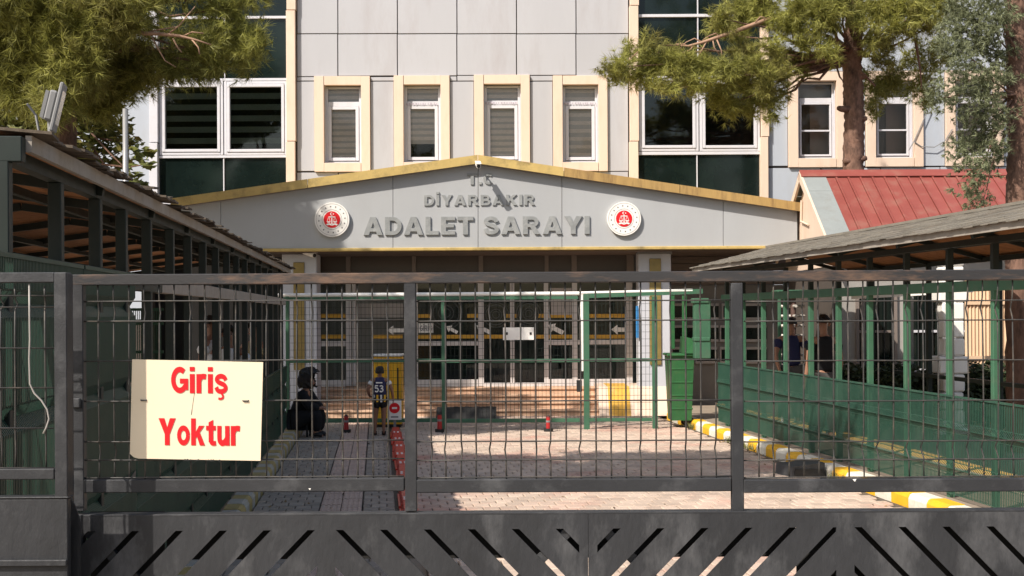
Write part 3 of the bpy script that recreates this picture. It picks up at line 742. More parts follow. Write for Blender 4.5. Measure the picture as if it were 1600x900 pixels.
# ================================================================== SLIDING GATE (nearest thing)
GY = 4.6
gate = empty('sliding_gate', (W(800, 490, GY)[0], GY+.02, 0), 'black steel sliding gate with welded mesh and chevron slots closed across the entrance road', 'gate')
def gpart(name, xa, xb, ya, yb, d0=-.04, d1=0.0, Y=GY, par=None, mt=None, c=.003):
    return wbox(MB(), xa, xb, ya, yb, d0, d1, Y, c).build(name, mt or M_black, par or gate)
gpart('top_rail', 112, 1719, 424.5, 441.5, mt=M_rail)
for xa, xb in ((112, 130), (632, 650.5), (1143.5, 1162), (1655, 1673)): gpart('post', xa, xb, 442, 799.5, -.039, -.001)
for xa, xb in ((130.3, 631.7), (650.8, 1143.2), (1162.3, 1654.7)): gpart('lower_rail', xa, xb, 748.5, 769)
# welded mesh: every wire on its own
ZW = lambda y: H-(y-YH)/F*(GY+.02)
prof = [(442, 0), (456, .0), (470, .004), (486, .018), (501, .003), (560, 0), (626, 0), (689, .002), (703, .02), (718, .002), (749, 0)]
vw = MB().tube([(0, d, ZW(y)-ZW(600)) for y, d in prof], .0030, 6).build('vertical_wire', M_wire, gate, org=(0, 0, 0), smooth=True)
hw_y = [470, 501, 563, 626, 689, 718, 745]
firstv = True
for (xa, xb, x0, st) in ((130, 632, 154.2, 23.8), (650.5, 1143.5, 673, 23.45), (1162, 1655, 1185.5, 23.4)):
    x = x0
    while x < xb-6:
        w = W(x, 600, GY+.02)
        if firstv: o = vw; put(o, gate, (w[0], GY+.02, ZW(600))); firstv = False
        else: o = link('vertical_wire', vw.data, gate, (w[0], GY+.02, ZW(600)))
        o.rotation_euler = (random.uniform(-.006, .006), random.uniform(-.003, .003), random.uniform(-.25, .35)); x += st
    for y in hw_y:
        a, b_ = W(xa+.5, y, GY+.018), W(xb-.5, y, GY+.018); zz = (a[2]+b_[2])/2
        d = -.0055 + (.0 if y in (563, 626, 745) else .003)
        pts = [(a[0]+(b_[0]-a[0])*t/8, GY+.02+d+random.uniform(-.0012, .0012), zz+random.uniform(-.001, .001)) for t in range(9)]
        MB().tube(pts, .0029, 6).build('horizontal_wire', M_wire, gate, smooth=True)
# slotted lower plates
def clip(poly, x0, x1, z0, z1):
    for ax, val, sg in ((0, x0, 1), (0, x1, -1), (1, z0, 1), (1, z1, -1)):
        out = []
        for i in range(len(poly)):
            p, q = poly[i-1], poly[i]; a, b_ = (p[ax]-val)*sg, (q[ax]-val)*sg
            if (a >= 0) != (b_ >= 0):
                t = a/(a-b_); out.append((p[0]+(q[0]-p[0])*t, p[1]+(q[1]-p[1])*t))
            if b_ >= 0: out.append(q)
        poly = out
        if not poly: return []
    return poly
def plate_with_holes(name, outer, holes, y, th, mt, parent):
    cu = bpy.data.curves.new('plate', 'CURVE'); cu.dimensions = '2D'; cu.fill_mode = 'BOTH'; cu.extrude = th/2; cu.bevel_depth = 0
    for poly in [outer]+holes:
        sp = cu.splines.new('POLY'); sp.points.add(len(poly)-1); sp.use_cyclic_u = True
        for i, p in enumerate(poly): sp.points[i].co = (p[0], p[1], 0, 1)
    ob = bpy.data.objects.new('plate', cu); COL.objects.link(ob)
    dg = bpy.context.evaluated_depsgraph_get(); dg.update()
    me = bpy.data.meshes.new_from_object(ob.evaluated_get(dg))
    b = MB(); b.v = [(v.co.x, y - v.co.z, v.co.y) for v in me.vertices]; b.f = [list(p.vertices) for p in me.polygons]; b.mi = [0]*len(b.f)
    bpy.data.objects.remove(ob); bpy.data.curves.remove(cu); bpy.data.meshes.remove(me)
    return b.build(name, mt, parent, recalc=False)
gx = lambda x: (x-XC)/F*GY
gz = lambda y: H-(y-YH)/F*GY
def slots(xa, xb):
    holes = []
    for c0, c1, kind, ref in ((110, 508, '/', 485), (508, 917, '\\', 529), (917, 1318, '/', 1305), (1318, 1722, '\\', 1338)):
        if c1 <= xa or c0 >= xb: continue
        for k in range(-8, 9):
            x = ref + 68.6*k; hw = 5.8; s = -1 if kind == '/' else 1; dy = 420
            poly = [(x-hw, 826), (x+hw, 826), (x+hw+s*dy*.97, 826+dy), (x-hw+s*dy*.97, 826+dy)]
            if s > 0: poly = poly
            p = clip(poly, c0+14, c1-14, 826, 1235)
            if len(p) >= 3:
                p = [(gx(a), gz(b_)) for a, b_ in p]
                ar = abs(sum(p[i-1][0]*p[i][1]-p[i][0]*p[i-1][1] for i in range(len(p))))/2
                if ar > 2e-4: holes.append(p)
    return holes
for xa, xb in ((108, 916.7), (917.3, 1719)):
    out = [(gx(xa), gz(1275)), (gx(xb), gz(1275)), (gx(xb), gz(803.3)), (gx(xa), gz(803.3))]
    plate_with_holes('slotted_plate', out, slots(xa, xb), GY-.005, .006, M_plate, gate)
for xa, xb, yb in ((132, 250, 1250), (252, 1250, 878), (1252, 1655, 1250)): gpart('back_sheet', xa, xb, 804, yb, -.075, -.072, mt=mat('black_backing', (.018, .017, .016), .8, .3, 5), c=0)  # near-black sheets close off the view through the slots
gpart('plate_flange', 108, 1719, 799.7, 803, -.05, .0085, mt=M_black, c=.0015)
gpart('bottom_rail', 112, 1719, 1255, 1274, -.05, -.002)
for xa, xb in ((112, 130), (500, 516), (1310, 1326)): gpart('brace', xa, xb, 803.5, 1254.5, -.045, -.004)
for (x0, y0, x1, y1) in ((911, 806, 700, 1020), (923, 806, 1134, 1020), (114, 806, 330, 1020), (1500, 1020, 1326, 850)):
    p, q = W(x0, y0, GY+.02), W(x1, y1, GY+.02)
    MB().bar((p[0], GY+.022, p[2]), (q[0], GY+.022, q[2]), .035, .03, up=(0, 1, 0)).build('brace', M_black, gate)
gpart('lock_box', 112.5, 127, 622, 637, .0005, .012)
gpart('rail_stub', 200, 214, 440, 446, -.03, -.01)
# bits of white tape and drips on the lower rail
b = MB()
for x, y, s in ((1335, 750, 3), (484, 764, 2)):
    w = W(x, y, GY); k = GY/F; b.prism([(w[0]-s*k, w[2]+s*k*.4), (w[0]+s*k, w[2]+s*k*.5), (w[0]+s*.2*k, w[2]-s*k*.9)], GY-.0015, GY+.001, 'y')
tag(b.build('tape_scrap', M_white, gate), kind='stuff')

# ------------------------------------------------------------------ fixed fence beside the gate
NY = 4.36
fen = empty('fence_panel', (W(50, 490, NY)[0], NY, 0), 'black steel fence panel with bent mesh and solid base plate left of the gate', 'fence')
gpart('top_rail', -160, 84.7, 426, 442, -.04, 0, NY, fen)
gpart('post', 85, 105, 425.5, 779, -.05, .002, NY, fen)
gpart('lower_rail', -160, 84.7, 733, 750, -.04, 0, NY, fen)
gpart('base_plate', -160, 107.5, 780, 1330, -.03, .003, NY, fen, M_plate)
gpart('base_ledge', -160, 107, 874, 884, .0035, .02, NY, fen, M_plate)
gpart('plate_cap', -160, 107.8, 776.5, 779.6, -.05, .006, NY, fen)
ZN = lambda y: H-(y-YH)/F*NY
p2 = [(443, 0), (462, .003), (471, .022), (480, .003), (544, 0), (606, .002), (669, 0), (700, .004), (733, 0)]
nw = MB().tube([(0, d, ZN(y)-ZN(600)) for y, d in p2], .0033, 6).build('vertical_wire', M_wire, fen, org=(0, 0, 0), smooth=True); ff = True
for x in (-94, -70, -46, -22, 1, 23.5, 71):
    w = W(x, 600, NY+.02); t = (w[0], NY+.02, ZN(600))
    if ff: put(nw, fen, t); ff = False
    else: link('vertical_wire', nw.data, fen, t).rotation_euler = (0, random.uniform(-.006, .006), random.uniform(-.3, .3))
b = MB(); P = lambda x, y, d=0: (W(x, y, NY+.02)[0], NY+.012-d, W(x, y, NY)[2])
b.tube([P(47, 443), P(47.5, 500), P(48, 530), P(47, 560), P(48, 600), P(55, 615), P(66, 626), P(75, 640), P(78, 655), P(74, 668), P(69, 678)], .0033, 6)
b.build('bent_wire', mat('bare_wire', (.30, .28, .26), .4, .1, 10), fen, smooth=True)
for y in (462, 480, 544, 606, 669, 731):
    a, c = W(-160, y, NY+.014), W(84, y, NY+.014)
    MB().tube([(a[0], NY+.014, a[2]), (c[0], NY+.014, c[2])], .0029, 6).build('horizontal_wire', M_wire, fen, smooth=True)
gp = empty('guide_post', (W(109, 700, 4.5)[0], 4.5, 0), 'narrow black guide post with a gusset between the fence panel and the sliding gate', 'post')
wbox(MB(), 104, 110.5, 428, 1300, -.04, 0, 4.5, .003).build('upright', M_black, gp)
b = MB(); w = [W(x, y, 4.46) for x, y in ((110, 774), (111, 1290), (124, 1290), (127, 815), (118, 790))]
b.prism([(a[0], a[2]) for a in w], 4.455, 4.461, 'y').build('gusset', M_plate, gp)

# ------------------------------------------------------------------ no-entry sign board
SY = 4.575
sg = empty('sign', (W(306, 640, SY)[0], SY, W(306, 640, SY)[2]), 'cream sign board with red lettering Giriş Yoktur tied to the gate mesh', 'sign')
cr = [(206.5, 561.5), (411, 566), (407, 720), (216, 716.5), (209, 714.5), (203, 709)]
b = MB(); b.prism([(W(x, y, SY)[0], W(x, y, SY)[2]) for x, y in reversed(cr)], SY, SY+.004, 'y'); b.build('board', M_signw, sg)
kx = GY/F; sx = lambda x: (x-XC)/F*SY
TL = -.018
lettering('Giriş', sx(267), sx(355), H-(613-YH)/F*SY+.0045, H-(572-YH)/F*SY+.0045, SY-.002, .0015, M_signred, sg, gap=.09, tilt=-.013)
lettering('Yoktur', sx(247), sx(374), H-(694-YH)/F*SY+.004, H-(652-YH)/F*SY+.004, SY-.002, .0015, M_signred, sg, gap=.075, tilt=-.013)
for x, y in ((224.5, 625), (384, 626)):
    w = W(x, y, SY); MB().tube([(w[0]-.011, SY+.002, w[2]), (w[0]-.008, SY-.004, w[2]-.001), (w[0]+.008, SY-.004, w[2]-.001), (w[0]+.011, SY+.002, w[2])], .0026, 6).build('wire_tie', M_black, sg)

b = MB()                                              # chipped lower edge and a hairline crack
for k in range(26):
    x = random.choice((random.uniform(270, 345), random.uniform(300, 335))); y = 717.3+.02*(x-203)*.9; r = random.uniform(.8, 2.2); w = W(x, y, SY); q = SY/F
    b.prism([(w[0]-r*q, w[2]-r*q*.5), (w[0]+r*q, w[2]-r*q*.5), (w[0]+r*q*.4, w[2]+r*q), (w[0]-r*q*.5, w[2]+r*q*.6)], SY-.0008-.00002*k, SY+.002, 'y')
w0, w1, w2 = W(304, 612, SY), W(300, 640, SY), W(299, 648, SY)
for p, q_, t_ in ((w0, w1, .0007), (w1, w2, .0016)): b.bar((p[0], SY-.0006, p[2]), (q_[0], SY-.0006, q_[2]), t_, .001, up=(0, 1, 0))
tag(b.build('chips', M_blackm, sg), kind='stuff')

# ================================================================== GREEN SHELTERS ALONG THE ROAD
def mesh_panel(parent, u, v0, v1, z0, z1, folds, step=.03, mt=M_mesh, side=1, th=.0034, hz=()):
    b = MB(C); n = int((v1-v0)/step)
    pts = [(0, z0)]
    for f in folds: pts += [(0, f-.055), (.035, f), (0, f+.055)]
    pts.append((0, z1)); pts.sort(key=lambda p: p[1])
    t = th
    for i in range(n+1):
        v = v0+(v1-v0)*i/n; vs = []; fs = []
        for (d, z) in pts:
            x = u+side*d; vs += [(x-t, v-t, z), (x+t, v-t, z), (x+t, v+t, z), (x-t, v+t, z)]
        for k in range(len(pts)-1):
            for q in range(4): fs.append((k*4+q, k*4+(q+1) % 4, k*4+4+(q+1) % 4, k*4+4+q))
        b.add(vs, fs)
    for (d, z) in pts + [(0, h) for h in hz]:
        x = u+side*d; b.box(x-.0035, x+.0035, v0, v1, z-.0035, z+.0035)
    b.box(u-.012, u+.012, v0, v1, z1-.004, z1+.014)
    return tag(b.build('mesh_panel', mt, parent, recalc=False), kind='stuff')
def shelter(side, uf, ub, ue, ur, v0, v1, posts, zb, ze, zr, label, pmat, beam_mat, fascia_mat, shing_edge, shing_mat):
    """side -1 left of the road, +1 right; uf/ub front and back post lines; ue eave; ur ridge."""
    s = side; t = empty('covered_walkway', C(uf, (v0+v1)/2, .12), label, 'shelter', 'covered queuing walkways along the road')
    ubk = 2*ur-ue
    # posts
    def post(u, mt, h):
        return MB(C).box(-.03, .03, -.03, .03, 0, h, .004).build('post', mt, t, org=(0, 0, 0))
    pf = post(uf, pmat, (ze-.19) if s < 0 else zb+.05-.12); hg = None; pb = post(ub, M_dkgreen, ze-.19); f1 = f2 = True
    for i, v in enumerate(posts):
        if f1: put(pf, t, C(uf, v, .12)); f1 = False
        else: dup(pf, t, C(uf, v, .12))
        if s > 0:
            if hg is None: hg = MB(C).box(-.028, .028, -.028, .028, 0, ze-.075-zb-.052).build('shade_toned_post_top', M_dkgreen, t, org=(0, 0, 0)); put(hg, t, C(uf, v, zb+.051))  # top of the same post; darker green puts the eave's shade into its colour
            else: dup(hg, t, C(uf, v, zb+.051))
        if i % 2 == 0:
            if f2: put(pb, t, C(ub, v, .12)); f2 = False
            else: dup(pb, t, C(ub, v, .12))
    # beams
    vb = 8.7 if s < 0 else v0+.05
    MB(C).box(uf-.031, uf+.031, vb, v1-.05, zb-.05, zb+.05, .004).build('handrail_beam', beam_mat, t)
    if s < 0: MB(C).box(uf-.031, uf+.031, v0+.05, vb-.004, zb-.05, zb+.05, .004).build('handrail_beam', pmat, t)
    for u in (uf, ub): MB(C).box(u-.028, u+.028, v0, v1, ze-.07, ze-.012).build('roof_beam', M_dkgreen, t)
    MB(C).box(ub-.028, ub+.028, v0, v1, 1.0, 1.05).build('back_rail', M_dkgreen, t)
    # fascia boards
    L = 2.4; v = v0
    while v < v1:
        MB(C).box(ue-.012, ue+.012, v+.002, min(v+L, v1)-.002, ze-.03, ze+.035).build('fascia_board', fascia_mat, t); v += L
    MB(C).box(ubk-.012, ubk+.012, v0, v1, ze-.03, ze+.035).build('fascia_board', fascia_mat, t)
    # rafters and ceiling boards
    n = int((v1-v0)/1.45)
    slope = (zr-ze)/(ur-ue)
    for i in range(n+1):
        v = v0+.03+(v1-v0-.06)*i/n
        for (a, b_) in ((ue+s*.03, ur-s*.005), (ubk-s*.03, ur+s*.005)):
            za = ze-.035; zb2 = zr-.035
            MB(C).bar((a, v, za), (b_, v, zb2), .045, .055).build('rafter', M_dkgreen, t)
    for k in (.5,):
        for (a) in (ue+(ur-ue)*k, ubk+(ur-ubk)*k):
            z = ze+(zr-ze)*k-.012; MB(C).box(a-.02, a+.02, v0+.02, v1-.02, z-.075, z-.03).build('purlin', M_dkgreen, t)
    bd = None
    L = 1.25; m = int((v1-v0)/L)
    for i in range(m+1):
        va, vb = v0+i*L, min(v0+(i+1)*L, v1)
        if vb-va < .1: continue
        for (a, b_) in ((ue, ur), (ubk, ur)):
            mb = MB(C); d = .018
            vs = [(a, va+.004, ze), (b_, va+.004, zr), (b_, vb-.004, zr), (a, vb-.004, ze)]
            mb.add(vs+[(x, y, z+d) for x, y, z in vs], [(0,1,2,3),(4,5,6,7),(0,1,5,4),(1,2,6,5),(2,3,7,6),(3,0,4,7)])
            mb.build('ceiling_board', M_osb, t)
    # shingles
    b = MB(C)
    sl = math.hypot(ur-ue, zr-ze); rows = int(sl/.17)
    for (a, b_) in ((ue, ur), (ubk, ur)):
        du, dz = (b_-a)/sl, (zr-ze)/sl
        for r in range(rows+1):
            v = v0-.03+random.uniform(0, .1)
            while v < v1+.02:
                wd = random.uniform(.12, .24)*(1 if s > 0 else .8); t0 = r*.17-.045-random.uniform(0, shing_edge); t1 = t0+.24
                lift = .022+random.uniform(0, .008)+(random.uniform(0, shing_edge*.5) if r == 0 else 0); dr = random.uniform(-.3, .25)*shing_edge if r < 2 else 0
                th_ = .012
                q = []
                for tt, zz in ((t0, lift+.012), (t1, lift)):
                    for vv, j in ((v, 0), (v+wd-.004, dr)):
                        q.append((a+du*tt, vv, ze+dz*tt+zz+(j if tt == t0 else 0)))
                b.add(q+[(x, y, z+th_) for x, y, z in q], [(0,1,3,2),(4,5,7,6),(0,1,5,4),(2,3,7,6),(0,2,6,4),(1,3,7,5)])
                v += wd
    b.bar((ur, v0-.02, zr+.045), (ur, v1+.02, zr+.045), .16, .03)
    tag(b.build('shingles', shing_mat, t), kind='stuff')
    return t
lp = [5.17, 6.0, 6.82, 7.5, 8.3, 9.2, 10.05, 10.9, 11.75, 12.6, 13.45, 14.3, 15.2, 16.0, 16.9, 17.7, 18.6, 19.6]
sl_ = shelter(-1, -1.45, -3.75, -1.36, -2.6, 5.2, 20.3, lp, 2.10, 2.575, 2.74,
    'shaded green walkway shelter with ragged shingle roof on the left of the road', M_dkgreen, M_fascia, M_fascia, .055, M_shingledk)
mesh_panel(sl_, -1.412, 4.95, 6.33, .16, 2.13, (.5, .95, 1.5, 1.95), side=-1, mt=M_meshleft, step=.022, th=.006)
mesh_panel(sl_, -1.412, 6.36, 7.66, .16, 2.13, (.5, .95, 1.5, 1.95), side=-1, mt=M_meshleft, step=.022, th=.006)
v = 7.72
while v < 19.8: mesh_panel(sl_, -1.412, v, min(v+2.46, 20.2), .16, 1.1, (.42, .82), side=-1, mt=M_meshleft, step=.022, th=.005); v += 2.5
MB(C).box(-1.48, -1.42, 4.92, 4.98, .12, 2.55, .004).build('post', M_green, sl_)
MB(C).box(-3.9, -1.37, 5.14, 5.2, 2.50, 2.60, .004).build('end_beam', M_dkgreen, sl_)
for k in range(3):
    mb = MB(C); mb.box(-3.75, -1.5, 4.94, 4.95, .2+k*.02, .22+k*.02)
mb = MB(C)
for i in range(26): x = -1.55-i*.03; mb.box(x-.0026, x+.0026, 5.02, 5.026, .16, 2.12)
for z in (.2, .7, 1.2, 1.7, 2.1): mb.box(-2.35, -1.5, 5.018, 5.028, z, z+.007)
tag(mb.build('mesh_panel', M_mesh, sl_), kind='stuff')
mb = MB(C)                                            # mesh screen crossing further in; brighter green stands in for sun on it
for i in range(24): x = -2.75+i*.02; mb.box(x-.004, x+.004, 13.9, 13.906, .5, 1.95)
for z in (.5, .9, 1.2, 1.5, 1.8, 1.95): mb.box(-2.78, -2.26, 13.897, 13.908, z, z+.03)
tag(mb.build('mesh_panel', M_green, sl_), kind='stuff')

rp = [9.0, 9.9, 10.85, 11.75, 12.75, 13.75, 14.72, 15.7, 16.7, 17.7, 18.7, 19.6]
sr_ = shelter(1, 5.45, 7.45, 4.98, 6.25, 5.6, 19.9, rp, 2.13, 2.575, 2.90,
    'sunlit green walkway shelter with grey shingle roof on the right of the road', M_green, M_green, M_fascia, .012, M_shingle)
for i in range(5):
    v = 9.0+i*2.2; mesh_panel(sr_, 5.405, v, v+2.17, .17, 1.09, (.42, .80), side=-1)
mesh_panel(sr_, 7.49, 8.0, 14.0, .17, 1.0, (.5,), side=-1, step=.06, mt=M_dkgreen)
# green cabinet column and rails at the far right end of the shelter
wbox(MB(), 1084, 1109, 470, 560, -.12, .12, 20.6, .01).build('locker_column', M_green, sr_)
wbox(MB(), 1081, 1106, 466, 474, -.13, .14, 20.6, .01).build('locker_cap', M_green, sr_)
wbox(MB(), 1083, 1108, 527, 533, -.13, .14, 20.6, .01).build('locker_cap', M_green, sr_)

# ------------------------------------------------------------------ mesh gate across the far end of the road
QY = 21.0
fg = empty('mesh_gate', (W(780, 660, QY)[0], QY, 0), 'green wire mesh gate standing before the steps with a white pipe standing in for its sunlit rail top', 'gate')
def qpart(name, xa, xb, ya, yb, mt=M_green, d0=-.03, d1=.03, Y=QY, par=None, c=.004): return wbox(MB(), xa, xb, ya, yb, d0, d1, Y, c).build(name, mt, par or fg)
p, q = W(430, 467, QY), W(903, 465, QY); MB().bar(p, q, .05, .05).build('top_pipe', M_green, fg)
p, q = W(430, 461.5, QY), W(905, 458.5, QY); MB().tube([p, q], .033, 10).build('sunlit_rail_top', M_white, fg)  # white tube stands in for the sunlit top face of the rail
p, q = W(918, 462, QY), W(1098, 455, QY); MB().bar(p, q, .05, .08).build('top_pipe', M_green, fg)
p, q = W(908, 458, QY), W(1082, 454, QY); MB().tube([p, q], .028, 10).build('sunlit_rail_top', M_white, fg)
for xa, xb in ((447, 452), (690, 697), (1019, 1027)): qpart('post', xa, xb, 463, 670)
qpart('post', 912, 921, 459, 672); qpart('hinge_post', 907, 911.5, 458, 580, M_white, -.02, .02)
for xa, xb in ((452.5, 689.5), (697.5, 906)): qpart('mid_rail', xa, xb, 561, 566.5); qpart('bottom_rail', xa, xb, 654, 660)
qpart('mid_rail', 921.5, 1018.5, 560, 565); qpart('bottom_rail', 921.5, 1018.5, 653, 658.5)
def fine_mesh(xa, xb, ya, yb, sx_, sy_, name='wire_mesh'):
    b = MB(); x = xa
    while x <= xb:
        w0, w1 = W(x, ya, QY), W(x, yb, QY); b.box(w0[0]-.0026, w0[0]+.0026, QY-.003, QY+.003, w1[2], w0[2]); x += sx_
    y = ya
    while y <= yb:
        w0, w1 = W(xa, y, QY), W(xb, y, QY); b.box(w0[0], w1[0], QY-.003, QY+.003, w0[2]-.0026, w0[2]+.0026); y += sy_
    tag(b.build(name, M_dkgreen, fg), kind='stuff')
fine_mesh(452.5, 689.5, 470, 654, 6.2, 11); fine_mesh(697.5, 906, 468, 654, 6.2, 11); fine_mesh(921.5, 1018.5, 464, 653, 6.2, 11)
bd = empty('blank_board', W(810, 521, QY-.04), 'blank white board wired to the far green mesh gate', 'sign')
wbox(MB(), 786, 834, 511.5, 531, .035, .045, QY).build('board', M_white, bd)
for x in (792, 829): wbox(MB(), x-1.5, x+1.5, 519, 523, .045, .052, QY).build('bolt', M_blackm, bd)

# ------------------------------------------------------------------ red lane divider blocks
def divider():
    t = empty('lane_divider', C(.29, 12, 0))
    b = MB(C); pr = [(-.07, 0), (.07, 0), (.07, .03), (.052, .085), (-.052, .085), (-.07, .03)]
    b2 = MB(lambda a, y, z: C(.29+a, 12+y, z)); b2.prism(pr, -.50, .50, 'y'); b2.build('block', M_red, t)
    for s in (-1, 1):
        m = MB(lambda a, y, z: C(.29+a, 12+y, z))
        m.prism([(.07*s-.02, .0), (.07*s+.02, .0), (.07*s+.02, .02), (.07*s-.02, .02)], -.44, .44, 'y'); m.build('foot_flange', M_red, t)
    for y in (-.30, -.42):
        for x in (-.028, .028):
            m = MB(lambda a, yy, z: C(.29+a, 12+yy, z)); m.box(x-.014, x+.014, y-.022, y+.022, .083, .092, .003); m.build('reflector', M_white, t)
    return t
dv = divider(); places = [12.0+i*1.02 for i in range(9)]
names = ['nearest', 'second', 'third', 'fourth', 'fifth', 'sixth', 'seventh', 'eighth', 'farthest']
for i, v in enumerate(places):
    if i == 0: o = dv
    else: o = copy_tree(dv, None, C(.29+random.uniform(-.012, .012), v, 0)); o.rotation_euler.z = random.uniform(-.02, .02)
    tag(o, f'red plastic lane divider block along the footpath, {names[i]} from the black gate', 'lane divider', 'red lane divider blocks')

# ------------------------------------------------------------------ small posts, signs and boxes by the far gate
def marker(px, yb, h, label):
    w = W(px, yb, 20.6); o = (w[0], 20.6, 0); t = empty('marker_post', o, label, 'marker post', 'red marker posts before the far gate')
    MB().prism([(o[0]+.075*math.cos(2*PI*i/14), o[1]+.075*math.sin(2*PI*i/14)) for i in range(14)], -.01, .05, 'z').build('base', M_blackm, t)
    MB().tube([(o[0], o[1], .04), (o[0], o[1], h)], [.04, .034], 12).build('tube', M_redpost, t)
    MB().tube([(o[0], o[1], h*.62), (o[0], o[1], h*.74)], .041, 12).build('band', M_grey, t)
    MB().tube([(o[0], o[1], h-.01), (o[0], o[1], h+.02)], [.037, .018], 12).build('cap', M_blackm, t)
marker(541, 668, .27, 'short red marker post left of the boy in front of the far gate')
marker(687, 670, .28, 'short red marker post beside the far gate post near the black mat')
marker(857, 671, .24, 'short red marker post in the middle of the road before the far gate')
yc = empty('cabinet', W(606, 660, 21.7)[:2]+(0,), 'yellow metal cabinet behind the boy, before the steps', 'cabinet')
X0, X1 = W(584, 600, 21.7)[0], W(629, 600, 21.7)[0]
MB().box(X0, X1, 21.5, 21.9, .05, 1.19, .01).build('body', M_yellow, yc)
for k in range(3): MB().box(X0+.03+k*.145, X0+.165+k*.145, 21.485, 21.499, .15, 1.10, .004).build('door_panel', M_yellow, yc)
MB().box(X0-.01, X1+.01, 21.47, 21.92, 1.192, 1.225, .006).build('top_plate', M_white, yc); MB().box(X0+.02, X1-.02, 21.52, 21.88, 0, .05).build('plinth', M_blackm, yc)
MB().box(X0+.42, X0+.44, 21.47, 21.484, .2, 1.0).build('handle', M_blackm, yc)
ns = empty('prohibition_sign', W(616, 641, 20.55), 'small white board with a red prohibition ring beside the boy', 'sign')
o = W(616.5, 640.5, 20.55); MB().box(o[0]-.11, o[0]+.11, 20.55, 20.565, o[2]-.16, o[2]+.15, .004).build('board', M_white, ns)
b = MB(); k = [(o[0]+.085*math.cos(2*PI*i/24), o[2]+.03+.085*math.sin(2*PI*i/24)) for i in range(24)]
b.prism(k, 20.545, 20.549, 'y').build('red_disc', M_signred, ns)
MB().box(o[0]-.04, o[0]+.04, 20.541, 20.5445, o[2]+.015, o[2]+.045).build('white_bar', M_white, ns)
MB().box(o[0]-.06, o[0]+.06, 20.547, 20.5495, o[2]-.125, o[2]-.10).build('text_line', M_grey, ns)
MB().box(o[0]-.02, o[0]+.02, 20.57, 20.60, 0, o[2]-.1).build('stake', M_grey, ns)
mtb = empty('rubber_mat', W(733, 646, 23.2)[:2]+(0,), 'black rubber ramp mat lying at the foot of the steps', 'mat')
X0, X1 = W(682, 645, 23.2)[0], W(775, 645, 23.2)[0]
MB().prism([(23.0, .0), (23.6, 0), (23.6, .19), (23.25, .19)], X0, X1, 'x').build('wedge', M_blackm, mtb)
for k in range(5): MB().box(X0+.1+k*.2, X0+.18+k*.2, 23.3, 23.55, .191, .2, .003).build('rib', M_blackm, mtb)
wd = empty('steel_ramp', C(4.9, 14.5, 0), 'low black steel wedge plate lying against the right kerb', 'ramp')
b = MB(C); b.add([(4.72, 14.3, -.01), (5.12, 14.3, -.01), (5.12, 14.3, .16), (4.74, 14.3, .12), (4.66, 14.72, -.01), (5.12, 14.72, -.01), (5.12, 14.72, .16), (4.68, 14.72, .12)], [(0,1,2,3),(4,5,6,7),(0,1,5,4),(1,2,6,5),(2,3,7,6),(3,0,4,7)])
b.build('plate', mat('black_steel', (.05, .05, .052), .6, .2, 6), wd)
b = MB(C); b.box(4.76, 5.10, 14.27, 14.297, .01, .095); b.build('front_edge', M_blackm, wd)
# bright green wheeled bin at the end of the kerb
bn = empty('wheeled_bin', W(1064, 650, 21.3)[:2]+(0,), 'bright green container with hinged lid beside the far end of the right kerb', 'bin')
X0, X1 = W(1044, 600, 21.2)[0], W(1083, 600, 21.2)[0]
b = MB(); b.add([(X0+.04, 21.12, .12), (X1-.04, 21.12, .12), (X1-.04, 21.6, .12), (X0+.04, 21.6, .12), (X0, 21.06, 1.18), (X1, 21.06, 1.18), (X1, 21.68, 1.18), (X0, 21.68, 1.18)], [(0,1,2,3),(4,5,6,7),(0,1,5,4),(1,2,6,5),(2,3,7,6),(3,0,4,7)]); b.build('body', M_bright, bn)
for k in range(4): z = .3+k*.22; MB().box(X0+.02, X1-.02, 21.05-.0+.05*(1-k/4), 21.12, z, z+.03, .005).build('rib', M_bright, bn)
MB().box(X0-.03, X1+.03, 21.02, 21.7, 1.182, 1.225, .012).build('rim', M_bright, bn)
b = MB(); b.add([(X1-.16, 21.0, 1.23), (X1+.04, 21.0, 1.23), (X1+.04, 21.72, 1.23), (X1-.16, 21.72, 1.23), (X1-.14, 21.05, 1.50), (X1+.02, 21.05, 1.46), (X1+.02, 21.68, 1.46), (X1-.14, 21.68, 1.50)], [(0,1,2,3),(4,5,6,7),(0,1,5,4),(1,2,6,5),(2,3,7,6),(3,0,4,7)]); b.build('lid', M_bright, bn)
for y in (21.2, 21.56): MB().tube([(X1-.07, y-.025, .09), (X1-.07, y+.025, .09)], .09, 14).build('wheel', M_blackm, bn)
for x in (1047, 1066): wbox(MB(), x, x+7, 462, 545, -.03, .03, 21.9, .004).build('upright', M_bright, bn)

wbox(MB(), 901, 909, 594, 612, -.05, .06, QY, .006).build('lock_case', M_blackm, fg)
